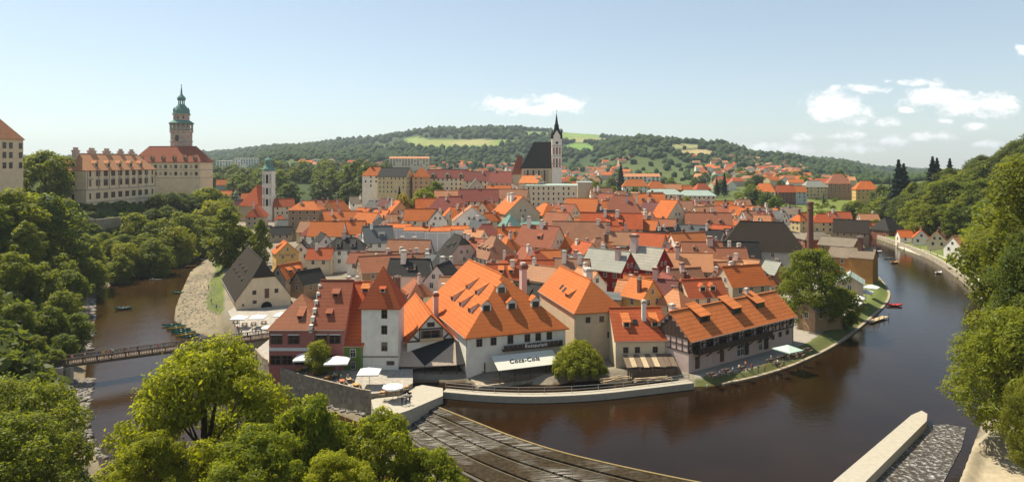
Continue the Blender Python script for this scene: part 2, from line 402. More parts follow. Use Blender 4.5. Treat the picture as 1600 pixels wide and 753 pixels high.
hn = (np.sin(PP[:, 0]*.21+1)+np.sin(PP[:, 1]*.17+PP[:, 0]*.05))*.25+.5
paint(None, (.105, .135, .04), S(td, 440, 520))
paint(None, (.045, .075, .025), S(td, 1100, 1700)); paint((td > 470) & (td < 1100) & (tpx > 325) & (tpx < 610), (.05, .075, .025))
paint(sl > 0, (.075, .10, .03)); paint(sr > 0, (.085, .105, .035))
FIELDS = [(690,226,62,7,(.27,.30,.09)),(745,224,45,6,(.34,.32,.13)),(720,231,70,4,(.20,.28,.07)),(905,212,40,6,(.22,.32,.08)),(835,209,24,3,(.2,.3,.08)),(915,219,42,4,(.30,.30,.12)),(905,231,24,7,(.18,.30,.06)),
          (1085,239,34,5,(.42,.33,.16)),(1068,229,24,4,(.30,.29,.13)),(650,219,18,4,(.24,.3,.09)),(790,223,26,4,(.2,.28,.07)),(860,236,16,3,(.22,.3,.08)),(600,231,20,3,(.22,.29,.08)),(1290,243,22,3,(.3,.3,.13))]
forest_w = np.ones(len(V))
def in_field(px, y):
    return max([0]+[1 for (cx, cy, rx, ry, c) in FIELDS if ((px-cx)/rx)**2+((y-cy)/ry)**2 < 1])
for (cx, cy, rx, ry, c) in FIELDS:
    q = ((tpx-cx)/rx)**2+((ty-cy)/ry)**2
    paint(None, c, (1-S(q, .8, 1.1))*(td > 1000))
gq = (td > 455) & (td < 640) & (tpx > 1195) & (tpx < 1420)
paint(gq, (.17, .21, .05)); paint(gq & (tpx > 1375) & (td < 560), (.34, .27, .12))
bank = 1-S(np.abs(sa), 3, 8); paint(None, (.25, .205, .14), bank*(td < 400))
beach = (sl <= 0) & (sa > 0) & (sa < 30) & (tpx < 352) & (td > 148); paint(beach, (.27, .225, .155))
paint(beach & (sa > 7.5+3*hn), (.13, .16, .045))
gb = (sb > 0) & (sb < 2.0+3.2*S(tpx, 1150, 1330)) & (tpx > 1085) & (tpx < 1400) & (td < 300); paint(gb, (.13, .145, .05))
paint((sb > 2.0+3.2*S(tpx, 1150, 1330)) & (sb < 40) & (tpx > 1085) & (tpx < 1400) & (td < 260), (.34, .31, .27))
fb = (sb > 0) & (tpx > 1350) & (td > 110) & (td < 420); paint(fb & (sb < 12), (.15, .19, .055)); 
paint((sa < 0) | (sb < 0), (.12, .075, .035))
paint((td < 104) & (tpx > 1380), (.42, .36, .26))
TZ = tz.reshape(nr, nc)
def T(x, y):
    y = max(y, 27.0); px_ = 800+F*x/y
    i = int(np.searchsorted(rows, y))-1; i = min(max(i, 0), nr-2); u = (y-rows[i])/(rows[i+1]-rows[i])
    j = (px_-cols[0])/(cols[1]-cols[0]); j0 = min(max(int(j), 0), nc-2); v = min(max(j-j0, 0), 1); u = min(max(u, 0), 1)
    return float((TZ[i,j0]*(1-u)+TZ[i+1,j0]*u)*(1-v)+(TZ[i,j0+1]*(1-u)+TZ[i+1,j0+1]*u)*v)
me = np_mesh('ground', V, Fq, [], smooth=True)
ca = me.color_attributes.new('land', 'FLOAT_COLOR', 'POINT')
ca.data.foreach_set('color', np.column_stack([col, np.ones(len(V))]).astype(np.float32).ravel())
m, t, b = nodes_of('land_cover')
at = t.nodes.new('ShaderNodeAttribute'); at.attribute_name = 'land'
geo = t.nodes.new('ShaderNodeNewGeometry')
n1 = noise(t, .06, 6, .62, geo.outputs['Position']); n2 = noise(t, .9, 6, .7, geo.outputs['Position'])
g1 = mixc(t, mrange(t, n1.outputs['Fac'], .3, .7, 0, 1), mixc(t, 1.0, at.outputs['Color'], (.72,.74,.72), 'MULTIPLY'), mixc(t, 1.0, at.outputs['Color'], (1.18,1.12,1.05), 'MULTIPLY'))
g2 = mixc(t, mrange(t, n2.outputs['Fac'], .35, .75, 0, .55), g1, mixc(t, 1.0, g1, (.5,.52,.5), 'MULTIPLY'))
lnk(t, g2, b.inputs['Base Color']); b.inputs['Roughness'].default_value = .95; b.inputs['Specular IOR Level'].default_value = .15
bump(t, b, n2.outputs['Fac'], .6, .25)
me.materials.append(m)
ground = bpy.data.objects.new('ground', me); link(ground); tag(ground, 'town hill, river banks, meadows and far hills', 'ground', kind='structure')

# ------------------------------------------------------------------ water
def water_mat(name, c, bs, bd):
    m, t, b = nodes_of(name)
    geo = t.nodes.new('ShaderNodeNewGeometry')
    n0 = noise(t, .05, 4, .6, geo.outputs['Position'])
    lnk(t, mixc(t, mrange(t, n0.outputs['Fac'], .35, .7, 0, 1), scale3(c, .7), scale3(c, 1.25)), b.inputs['Base Color'])
    b.inputs['Roughness'].default_value = .07; b.inputs['IOR'].default_value = 1.33; b.inputs['Specular IOR Level'].default_value = .20
    n1 = noise(t, 1.1, 4, .6, geo.outputs['Position']); n2 = noise(t, .22, 3, .5, geo.outputs['Position'])
    s = t.nodes.new('ShaderNodeMath'); s.operation = 'ADD'; lnk(t, n1.outputs['Fac'], s.inputs[0]); lnk(t, n2.outputs['Fac'], s.inputs[1])
    bump(t, b, s.outputs[0], bs, bd); return m
def poly_obj(name, pts, z, mat):
    bm = bmesh.new(); vs = [bm.verts.new((p[0], p[1], z)) for p in pts]; f = bm.faces.new(vs)
    if f.normal.z < 0: f.normal_flip()
    bm.normal_update()
    if f.normal.z < 0: f.normal_flip()
    bmesh.ops.triangulate(bm, faces=bm.faces[:]); me = bpy.data.meshes.new(name); bm.to_mesh(me); bm.free(); me.materials.append(mat)
    o = bpy.data.objects.new(name, me); return link(o)
o = poly_obj('river', LOWER, 0.0, water_mat('brown_river_water', (.032, .017, .005), .30, .12)); tag(o, 'shallow brown river below the weir running under the footbridge', 'river', kind='structure')
o = poly_obj('mill_pool_water', POOL, POOLZ, water_mat('dark_pool_water', (.018, .0095, .0033), .32, .09)); tag(o, 'dark brown calm river above the weir', 'river', kind='structure')

# ------------------------------------------------------------------ haze
# placed after the setting; density tuned in the air builder at the end

# ------------------------------------------------------------------ ribbons: walls, roads, quays along a line
def resample(pts, step):
    P = [Vector(p) for p in pts]; out = [P[0]]
    for a, b in zip(P, P[1:]):
        n = max(1, int((b-a).length/step))
        out += [a+(b-a)*(k+1)/n for k in range(n)]
    return out
def smooth_line(pts, it=2):
    P = [Vector(p) for p in pts]
    for _ in range(it):
        Q = [P[0]]
        for a, b in zip(P, P[1:]): Q += [a*.75+b*.25, a*.25+b*.75]
        Q.append(P[-1]); P = Q
    return P
def normals2(P):
    out = []
    for i in range(len(P)):
        a = P[min(i+1, len(P)-1)]-P[max(i-1, 0)]; a = Vector((a.x, a.y, 0)).normalized(); out.append(Vector((-a.y, a.x, 0)))
    return out
def wall_line(name, pts, z0, z1, th, mat, side=1, parent=None, z1b=None):
    """wall of thickness th standing on the given line; the body grows to the left (side=1) of the line's direction"""
    P = [Vector((p[0], p[1], 0)) for p in pts]; Nn = normals2(P); mb = MB(); n = len(P)
    for i, (p, q) in enumerate(zip(P, Nn)):
        zt = z1 if z1b is None else z1+(z1b-z1)*i/(n-1)
        o = p+q*th*side; mb.v += [(p.x,p.y,z0),(p.x,p.y,zt),(o.x,o.y,zt),(o.x,o.y,z0)]
    for i in range(n-1):
        for k in range(4):
            a = i*4+k; c = i*4+(k+1) % 4; mb.f.append((a, c, c+4, a+4)); mb.m.append(0)
    mb.f.append((0,1,2,3)); mb.f.append(tuple((n-1)*4+k for k in (3,2,1,0))); mb.m += [0, 0]
    return mb.build(name, mat, parent)
def stone_mat(name, c, sx=.9):
    m, t, b = nodes_of(name)
    geo = t.nodes.new('ShaderNodeNewGeometry')
    v = t.nodes.new('ShaderNodeTexVoronoi'); v.inputs['Scale'].default_value = sx*1.6; lnk(t, geo.outputs['Position'], v.inputs['Vector'])
    n2 = noise(t, 1.2, 6, .7, geo.outputs['Position'])
    sepv = t.nodes.new('ShaderNodeSeparateColor'); lnk(t, v.outputs['Color'], sepv.inputs[0])
    a = mixc(t, sepv.outputs[0], scale3(c, .72), scale3(c, 1.22))
    a = mixc(t, mrange(t, n2.outputs['Fac'], .4, .75, 0, .7), a, scale3(c, .5))
    lnk(t, a, b.inputs['Base Color']); b.inputs['Roughness'].default_value = .9; bump(t, b, v.outputs['Distance'], .5, .06)
    return m
M_RUBBLE = stone_mat('rubble_masonry', (.36, .29, .20)); M_QUAY = stone_mat('quay_masonry', (.40, .34, .25)); M_ROCK = stone_mat('grey_rock', (.26, .23, .19), .4)
M_PAVE = stone_mat('cobbled_paving', (.38, .34, .28), 2.0)

# far embankment: wall, promenade and path on the outer bank of the bend
fbk = smooth_line([(p[0], p[1], 0) for p in FARBANK[1:9]], 2)
o = wall_line('embankment_wall', fbk, -1, 4.3, 1.2, M_QUAY, side=1); tag(o, 'long pale stone embankment wall along the outer river bend', 'embankment wall')
road = [Vector((p[0], p[1], 0)) for p in (pd(1340, 398), pd(1362, 372), pd(1395, 345), pd(1430, 322), pd(1465, 297), pd(1495, 268), pd(1518, 245), pd(1540, 222), pd(1556, 205), pd(1568, 190))]
road = smooth_line(road, 2); Nn = normals2(road); mb = MB()
for p, q in zip(road, Nn):
    for k in (-2.0, 2.0):
        c = p+q*k; mb.v.append((c.x, c.y, T(c.x, c.y)+.12))
for i in range(len(road)-1): mb.f.append((2*i, 2*i+1, 2*i+3, 2*i+2)); mb.m.append(0)
o = mb.build('promenade_path', plain('sandy_gravel', (.50, .44, .34), .95, var=.12)); tag(o, 'pale riverside path along the outer bend', 'path', kind='structure')

# grass-topped quay edge of the inner bend
qk = smooth_line([(p[0], p[1], 0) for p in TOWNEDGE[8:20]], 2)
o = wall_line('quay_kerb', qk, 0, 2.35, .7, M_RUBBLE, side=1); tag(o, 'low mossy stone kerb at the water along the inner quay', 'quay kerb')

# ------------------------------------------------------------------ weir
weir = empty('weir', (0, 0, 0), 0, 'long curved stepped weir with thin white water running down to rocks', 'weir')
cr = smooth_line([(p[0], p[1], 0) for p in CREST], 2); ft = smooth_line([(p[0], p[1], 0) for p in FOOT], 2)
m, t, b = nodes_of('weir_face'); geo = t.nodes.new('ShaderNodeNewGeometry')
uvn = t.nodes.new('ShaderNodeAttribute'); uvn.attribute_name = 'flow'
mp = t.nodes.new('ShaderNodeMapping'); mp.inputs['Scale'].default_value = (1.6, .12, 1); lnk(t, uvn.outputs['Vector'], mp.inputs[0])
nA = noise(t, 2.2, 5, .7, mp.outputs[0]); nB = noise(t, 1.6, 5, .6, geo.outputs['Position']); nC = noise(t, .09, 2, .5, geo.outputs['Position'])
base = mixc(t, mrange(t, nB.outputs['Fac'], .35, .7, 0, 1), (.018, .012, .006), (.058, .040, .018))
foam = t.nodes.new('ShaderNodeMath'); foam.operation = 'MULTIPLY'
lnk(t, mrange(t, nA.outputs['Fac'], .50, .68, 0, 1), foam.inputs[0]); lnk(t, mrange(t, nC.outputs['Fac'], .45, .60, .06, .9), foam.inputs[1])
lnk(t, mixc(t, foam.outputs[0], base, (.72, .70, .64)), b.inputs['Base Color']); b.inputs['Roughness'].default_value = .7; b.inputs['Specular IOR Level'].default_value = .06
bump(t, b, nB.outputs['Fac'], .5, .08); M_WEIR = m
NS = 4
M_RIM = plain('wet_step_rim', (.20,.165,.11), .5, var=.5, sc_=.6)
for s in range(NS):
    mb = MB(); fl = []
    for i in range(len(cr)):
        a, c = cr[i], ft[i]
        for kk in range(2):
            u = (s+kk)/NS; p = a+(c-a)*u
            zt = POOLZ-.05-(POOLZ-.2)*(s/NS) - kk*.08
            mb.v.append((p.x, p.y, zt)); fl.append((i*3.0, u*12, 0))
        mb.v.append((mb.v[-1][0], mb.v[-1][1], mb.v[-1][2]-.9)); fl.append((i*3.0, (s+1)/NS*12+1, 0))
    for i in range(len(cr)-1):
        for k in range(2):
            mb.f.append((i*3+k, i*3+k+1, i*3+k+4, i*3+k+3)); mb.m.append(0)
    o = mb.build('step', M_WEIR, weir); a_ = o.data.attributes.new('flow', 'FLOAT_VECTOR', 'POINT'); a_.data.foreach_set('vector', np.array(fl, np.float32).ravel())
o = wall_line('crest_beam', cr, .5, POOLZ+.07, .35, plain('mossy_crest_timber', (.24, .17, .06), .6, var=.3), side=-1, parent=weir)
for s in (1, 2, 3):
    ln = [a+(c-a)*s/NS for a, c in zip(cr, ft)]
    wall_line('step_kerb', ln, -.3, POOLZ-.05-(POOLZ-.2)*(s/NS)+.05, .14, M_RIM, side=-1, parent=weir)
wall_line('foot_kerb', ft, -1, .30, .5, M_DSTONE, side=-1, parent=weir)
# ------------------------------------------------------------------ building kit
def roof_solid(faces, t=.22):
    """faces: list of top polygons (lists of points); closed slab of vertical thickness t"""
    idx = {}; top = []; mb = MB()
    def vi(p):
        k = tuple(round(c, 3) for c in p)
        if k not in idx: idx[k] = len(top); top.append(k)
        return idx[k]
    F_ = [[vi(p) for p in f] for f in faces]; n = len(top)
    mb.v = [tuple(p) for p in top] + [(p[0], p[1], p[2]-t) for p in top]
    edges = {}
    for f in F_:
        mb.f.append(tuple(f)); mb.m.append(0); mb.f.append(tuple(i+n for i in f[::-1])); mb.m.append(0)
        for a, b in zip(f, f[1:]+f[:1]): edges[(a, b)] = 1
    for (a, b) in edges:
        if (b, a) not in edges: mb.f.append((b, a, a+n, b+n)); mb.m.append(0)
    return mb
def win_mesh(name, frame, shutters=False):
    mb = MB(); w = .5
    mb.box(-w, w, -.03, .03, 0, 1.0, 1)                                   # glass block
    for (x0, x1, z0, z1) in ((-w-.09, -w+.03, -.06, 1.06), (w-.03, w+.09, -.06, 1.06), (-w+.03, w-.03, -.06, .03), (-w+.03, w-.03, .97, 1.06), (-.035, .035, .03, .97), (-w+.03, -.035, .60, .65), (.035, w-.03, .60, .65)):
        mb.box(x0, x1, -.055, .055, z0, z1, 0)
    return mb.mesh(name, [frame, M_GLASS])
WIN_W = win_mesh('window_white', M_FRAMEW); WIN_B = win_mesh('window_brown', M_FRAMEB)
def small_win(name, frame):
    mb = MB(); mb.box(-.5, .5, -.03, .03, 0, 1, 1)
    for (x0, x1, z0, z1) in ((-.58, -.46, -.05, 1.05), (.46, .58, -.05, 1.05), (-.46, .46, -.05, .03), (-.46, .46, .97, 1.05)): mb.box(x0, x1, -.05, .05, z0, z1, 0)
    return mb.mesh(name, [frame, M_GLASS])
WIN_S = small_win('window_small', M_FRAMEW); WIN_SB = small_win('window_small_brown', M_FRAMEB)
def chim_mesh(name, m, cap):
    mb = MB(); mb.box(-.5, .5, -.5, .5, 0, .90, 0); mb.box(-.62, .62, -.62, .62, .86, .95, 1); mb.box(-.4, .4, -.4, .4, .95, 1.0, 0)
    return mb.mesh(name, [m, cap])
CHIM_W = chim_mesh('chimney_white', wall_mat('white'), M_STONE); CHIM_B = chim_mesh('chimney_brick', M_BRICK, M_STONE); CHIM_R = chim_mesh('chimney_capped', wall_mat('rosy'), M_BRICK)
SKYL = MB().box(-.5, .5, -.5, .5, -.06, .06, 0).box(-.42, .42, -.42, .42, .06, .075, 1).mesh('skylight', [M_METAL, M_GLASS])

class House: pass
def build_house(name, cx, cy, gz, L, W, rot, kind, roofc, wallc, h, pitch, label, cat='house', group=None, deep=3.0,
                chim=1, dorm=(), win=True, storeys=2, over=.45, winmesh=None, spacing=2.9, ww=1.05, wh=1.45, gable_win=True, roof2=None, ridge_cap=True, seed=None):
    rd = random.Random(seed if seed is not None else int(abs(cx*13.1)+abs(cy*7.7)))
    root = empty(name, (cx, cy, gz), R(rot), label, cat, group)
    H = House(); H.root = root; H.L, H.W, H.h, H.pitch, H.kind = L, W, h, pitch, kind
    tp = math.tan(R(pitch)); rh = W/2*tp; t = .2; a, b_ = L/2, W/2; o = over
    H.tp, H.rh = tp, rh
    wm = wall_mat(wallc); rm = roof_mat(roofc)
    zt = h+t
    e = zt-o*tp                                          # eave edge height
    wl = MB()
    def wallbox(ztops=None):
        wl.quad([(-a,-b_,-deep),(a,-b_,-deep),(a,-b_,h),(-a,-b_,h)]); wl.quad([(a,b_,-deep),(-a,b_,-deep),(-a,b_,h),(a,b_,h)])
    k = .42                                              # how far a half hip comes down
    if kind == 'gable':
        wallbox()
        for s in (1, -1): wl.quad([(s*a,-s*b_,-deep),(s*a,s*b_,-deep),(s*a,s*b_,h),(s*a,0,h+rh),(s*a,-s*b_,h)])
        g = .3
        faces = [[(-a-g,-b_-o,e),(a+g,-b_-o,e),(a+g,0,zt+rh),(-a-g,0,zt+rh)], [(a+g,b_+o,e),(-a-g,b_+o,e),(-a-g,0,zt+rh),(a+g,0,zt+rh)]]
        ridge = ((-a-g,0,zt+rh),(a+g,0,zt+rh))
    elif kind in ('hip', 'pyramid'):
        wallbox()
        for s in (1, -1): wl.quad([(s*a,-s*b_,-deep),(s*a,s*b_,-deep),(s*a,s*b_,h),(s*a,-s*b_,h)])
        ra = max(a-b_*.85, 0.0)
        if kind == 'pyramid' or ra < .3:
            ap = (0, 0, zt+rh); c = [(-a-o,-b_-o,e),(a+o,-b_-o,e),(a+o,b_+o,e),(-a-o,b_+o,e)]
            faces = [[c[i], c[(i+1) % 4], ap] for i in range(4)]; ridge = None
        else:
            c = [(-a-o,-b_-o,e),(a+o,-b_-o,e),(a+o,b_+o,e),(-a-o,b_+o,e)]; p, q = (-ra,0,zt+rh), (ra,0,zt+rh)
            faces = [[c[0],c[1],q,p],[c[1],c[2],q],[c[2],c[3],p,q],[c[3],c[0],p]]; ridge = (p, q)
        H.ra = ra
    elif kind in ('hipend', 'halfhip'):                  # hip (or half hip) at +x end... both ends for halfhip
        kk = 1.0 if kind == 'hipend' else k
        zk = h+rh*(1-kk); yk = b_*kk; ins = yk*.85
        wallbox()
        for s in (1, -1):
            if kind == 'hipend' and s == 1: wl.quad([(a,-b_,-deep),(a,b_,-deep),(a,b_,h),(a,-b_,h)])
            elif kind == 'hipend': wl.quad([(-a,b_,-deep),(-a,-b_,-deep),(-a,-b_,h),(-a,0,h+rh),(-a,b_,h)])
            else: wl.quad([(s*a,-s*b_,-deep),(s*a,s*b_,-deep),(s*a,s*b_,h),(s*a,s*yk,zk),(s*a,-s*yk,zk),(s*a,-s*b_,h)])
        g = .3
        if kind == 'hipend':
            p, q = (-a-g,0,zt+rh), (a-ins,0,zt+rh)
            c = [(-a-g,-b_-o,e),(a+o,-b_-o,e),(a+o,b_+o,e),(-a-g,b_+o,e)]
            faces = [[c[0],c[1],q,p],[c[1],c[2],q],[c[2],c[3],p,q]]
        else:
            p, q = (-a+ins,0,zt+rh), (a-ins,0,zt+rh)
            A = a+g; zk2 = zt+rh*(1-kk)
            faces = [[(-A,-b_-o,e),(A,-b_-o,e),(A,-yk,zk2),q,p,(-A,-yk,zk2)], [(A,b_+o,e),(-A,b_+o,e),(-A,yk,zk2),p,q,(A,yk,zk2)],
                     [(A,-yk,zk2),(A,yk,zk2),q], [(-A,yk,zk2),(-A,-yk,zk2),p]]
        ridge = (p, q)
    elif kind == 'flat':
        wallbox()
        for s in (1, -1): wl.quad([(s*a,-s*b_,-deep),(s*a,s*b_,-deep),(s*a,s*b_,h),(s*a,-s*b_,h)])
        faces = [[(-a-.2,-b_-.2,h+.3),(a+.2,-b_-.2,h+.3),(a+.2,b_+.2,h+.9),(-a-.2,b_+.2,h+.9)]]; ridge = None; H.rh = .6; H.tp = .1
    elif kind == 'shed':                                 # slopes up from -y to +y
        r2 = W*tp; wl.quad([(-a,-b_,-deep),(a,-b_,-deep),(a,-b_,h),(-a,-b_,h)]); wl.quad([(a,b_,-deep),(-a,b_,-deep),(-a,b_,h+r2),(a,b_,h+r2)])
        wl.quad([(a,-b_,-deep),(a,b_,-deep),(a,b_,h+r2),(a,-b_,h)]); wl.quad([(-a,b_,-deep),(-a,-b_,-deep),(-a,-b_,h),(-a,b_,h+r2)])
        faces = [[(-a-.2,-b_-o,e),(a+.2,-b_-o,e),(a+.2,b_+.1,zt+r2),(-a-.2,b_+.1,zt+r2)]]; ridge = None; H.rh = r2
    wl.build('wall', wm, root)
    H.roof = roof_solid(faces, t).build('roof', rm, root)
    if ridge and ridge_cap:
        p, q = Vector(ridge[0]), Vector(ridge[1])
        if (q-p).length > .5: MB().bar(p+Vector((0,0,.04)), q+Vector((0,0,.04)), .34, .18).build('ridge_cap', rm, H.roof)
    if math.hypot(cx, cy) < 260 and kind in ('gable', 'hip', 'hipend', 'halfhip'):
        for sy in (-1, 1):
            wx_, wy_ = sy*math.sin(R(rot)), -sy*math.cos(R(rot))      # world normal of the eave (towards -y local for sy=1)
            if (-cx*wx_-cy*wy_) < 0: continue
            yl = -sy*(b_+o+.05); MB().bar((-a-.2, yl, e-.08), (a+.2, yl, e-.08), .13, .12).build('gutter', M_STEEL, root)
            MB().bar((a-.25, -sy*(b_+.09), e-.3), (a-.25, -sy*(b_+.09), -deep), .10).build('downpipe', M_STEEL, root)
    # windows on the walls that face the viewer
    c, s = math.cos(R(rot)), math.sin(R(rot)); dist = math.hypot(cx, cy)
    wmn = winmesh or (WIN_W if dist < 330 else WIN_S)
    if win:
        for (nx, ny, ln, off) in ((0,-1,L,b_), (0,1,L,b_), (1,0,W,a), (-1,0,W,a)):
            wx, wy = nx*c-ny*s, nx*s+ny*c; fx, fy = cx+wx*off, cy+wy*off
            if (-fx*wx-fy*wy)/math.hypot(fx, fy) < .08: continue
            n = int((ln-1.2)/spacing)
            if n < 1: n = 1 if ln > 3 else 0
            rz = math.atan2(ny, nx)+math.pi/2
            for fl in range(storeys):
                zz = h-wh-.55-fl*2.9
                if zz < .5: break
                for i in range(n):
                    if rd.random() < .10: continue
                    u = (i-(n-1)/2)*(ln/(n+.35))
                    lx, ly = nx*(off+.02)-ny*u, ny*(off+.02)+nx*u
                    inst('window', wmn, root, (lx, ly, zz), (0, 0, rz), (ww, 1, wh))
            if gable_win and nx and kind in ('gable', 'halfhip') and rh > 3.0:
                m_ = 2 if W > 8 else 1
                for i in range(m_):
                    u = (i-(m_-1)/2)*2.2
                    inst('window', wmn, root, (nx*(off+.02), u, h+.7), (0, 0, rz), (ww*.9, 1, wh*.85))
    # chimneys
    if chim and kind != 'flat':
        for i in range(chim if isinstance(chim, int) else len(chim)):
            if isinstance(chim, int):
                lx = rd.uniform(-.38, .38)*L; ly = rd.uniform(-.22, .22)*W; ch = rd.choice([CHIM_W, CHIM_W, CHIM_R, CHIM_B]); wd = rd.uniform(.75, 1.25); up = rd.uniform(1.3, 2.4)
            else: lx, ly, ch, wd, up = chim[i]; lx *= L; ly *= W; ch = dict(w=CHIM_W, b=CHIM_B, r=CHIM_R)[ch]
            zs = h+(b_-abs(ly))*tp if kind not in ('shed',) else h+(ly+b_)*tp
            z0 = zs-wd*.6*tp-.2
            inst('chimney', ch, root, (lx, ly, z0), (0,0,0), (wd, wd*.8, zs-z0+up+min(abs(ly)*tp, rh)*.6))
    for d_ in dorm: add_dormer(H, root, rm if roof2 is None else roof_mat(roof2), wm, *d_)
    return H
def add_dormer(H, root, rm, wm, face, pos, up, w=1.6, hh=1.3, kind='gable', front=None):
    """face: 's' (-y slope), 'n' (+y), 'e' (+x hip), 'w' (-x hip). pos along the eave (fraction), up the slope (fraction of rise)"""
    W, L, h, tp = H.W, H.L, H.h, H.tp
    if face in 'sn': ang = 0 if face == 's' else math.pi; half = W/2; px_ = pos*L; tpf = tp
    else:
        ang = math.pi/2 if face == 'e' else -math.pi/2; half = L/2; px_ = pos*W; tpf = tp/.85
    yb = -half+up*H.rh/tpf; zb = h+.2+up*H.rh                 # foot point of the dormer's front on the slope
    def rotp(p): return (p[0]*math.cos(ang)-p[1]*math.sin(ang), p[0]*math.sin(ang)+p[1]*math.cos(ang), p[2])
    if kind == 'gable': dep = (hh+w*.35)/tpf
    else: dep = hh/max(tpf-math.tan(R(26)), .25)
    box = MB(); x0, x1 = px_-w/2, px_+w/2
    d2 = hh/tpf+.3
    q = [(x0,yb,zb-.3),(x1,yb,zb-.3),(x1,yb,zb+hh),(x0,yb,zb+hh)]
    box.quad([rotp(p) for p in q])
    for xx, sg in ((x1, 1), (x0, -1)):
        pts = [(xx,yb,zb-.3),(xx,yb+dep,zb+tpf*dep-.3),(xx,yb+dep,zb+max(hh, tpf*dep*.98)),(xx,yb,zb+hh)]
        if kind == 'gable': pts = [(xx,yb,zb-.3),(xx,yb+d2,zb+tpf*d2-.3),(xx,yb+d2,zb+hh),(xx,yb,zb+hh)]
        pts = [rotp(p) for p in pts]; box.quad(pts if sg > 0 else pts[::-1])
    g = .18
    if kind == 'gable':
        zr = zb+hh+w*.42; box.quad([rotp(p) for p in ((x0,yb,zb+hh),(x1,yb,zb+hh),(px_,yb,zr))])
        e0 = zb+hh-.10
        fc = [[(x0-g,yb-.25,e0),(px_,yb-.25,zr+.08),(px_,yb+dep,zr+.08),(x0-g,yb+dep,e0)][::-1], [(px_,yb-.25,zr+.08),(x1+g,yb-.25,e0),(x1+g,yb+dep,e0),(px_,yb+dep,zr+.08)][::-1]]
        fc = [f[::-1] for f in fc]
    else:
        s_ = math.tan(R(26)); fc = [[(x0-g,yb-.3,zb+hh+.04-.3*s_),(x1+g,yb-.3,zb+hh+.04-.3*s_),(x1+g,yb+dep+.15,zb+hh+.04+(dep+.15)*s_),(x0-g,yb+dep+.15,zb+hh+.04+(dep+.15)*s_)]]
    do = box.build('dormer', front or wm, root)
    roof_solid([[rotp(p) for p in f] for f in fc], .12).build('dormer_roof', rm, do)
    wx = rotp((px_, yb-.02, zb+.12)); inst('window', WIN_SB, do, wx, (0, 0, ang), (w*.62, 1, hh*.72))

RNAME = dict(orange='orange', bright='bright orange', pale='pale orange', rust='rust coloured', brown='brown', redbrown='red-brown', redorange='red-orange', darkred='dark red', maroon='maroon', charcoal='charcoal', black='black', slate='grey', palegrey='pale grey', copper='green copper', palegreen='pale green', greybrown='grey-brown', tan='tan', darkbrown='dark brown')
WNAME = dict(white='white', cream='cream', yellow='yellow', beige='beige', tan='tan', grey='grey', lightgrey='light grey', pink='pink', pinkbeige='pinkish', red='red', peach='peach', green='green', orange='orange', brick='brick', paleyellow='pale yellow', stone='stone', ochre='ochre', rosy='rosy', sand='sandy')
TOWN = []
def house(px, py, L, W, rot, kind, roofc, wallc, where, h=7.2, pitch=48, d=None, chim=1, dorm=(), label=None, name='town_house', group='houses of the old town', cat='house', **kw):
    """px: bearing of the middle, py: row of the nearest eave, L and W: ridge length and width as seen square-on (px)"""
    if d is None:
        d = 200.0
        for _ in range(60):
            x = X(px, d); dn = (CAMZ-T(x, d)-h)*F/(py-HORY); d += (min(max(dn, 110), 640)-d)*.35
    mpp = d/F; sc_h = 1.04 if py < 345 else 1.15; Lm, Wm = L*mpp*sc_h, W*mpp*sc_h
    off = (abs(math.sin(R(rot)))*Lm+abs(math.cos(R(rot)))*Wm)/2
    cy = d+off*.9; cx = X(px, cy); gz = min(T(cx, cy), T(X(px, d), d)+1.5)
    h2 = max(Z(py, d)-gz, 3.2)
    kw.setdefault('win', cy < 620); kw.setdefault('storeys', 3 if h2 > 9.5 else 2)
    lab = label or f"{RNAME[roofc]} roofed {WNAME[wallc]} house {where}"
    Hh = build_house(name, cx, cy, gz, Lm, Wm, rot, kind, roofc, wallc, h2, pitch, lab, cat, group, chim=chim if cy < 520 else 0, dorm=dorm, **kw)
    Hh.c = (cx, cy, gz); TOWN.append(Hh); return Hh
# ------------------------------------------------------------------ old town roofscape (bearing, eave row, length, width, ridge turn, roof, colours, where)
# --- houses by the little white church on the far left
house(350,289,20,14,15,'gable','orange','grey','high above the left river bend', chim=0)
house(352,306,20,13,8,'gable','bright','white','just below the grey one near the castle rock', chim=1)
house(380,305,26,17,58,'gable','redorange','white','with pale gable left of the white church tower')
house(391,311,24,15,12,'gable','orange','cream','in front of the white church tower, left side', chim=1)
house(372,322,20,14,40,'gable','maroon','pinkbeige','small, squeezed under the castle rock')
house(357,322,22,12,-20,'gable','tan','beige','lowest at the foot of the castle rock')
house(402,338,36,26,100,'hip','redorange','beige','with tall hip at the foot of the church tower', pitch=52)
house(443,323,30,20,28,'gable','redorange','cream','to the right of the white church tower', h=9)
house(437,343,14,10,10,'hip','redorange','white','tiny, under the white church tower', h=4, chim=0)
house(440,366,30,16,6,'gable','charcoal','stone','low and dark on the square left of the brown block', h=4, chim=0)
house(447,352,22,12,-8,'gable','slate','white','small market shed left of the brown block', h=3.5, chim=0)
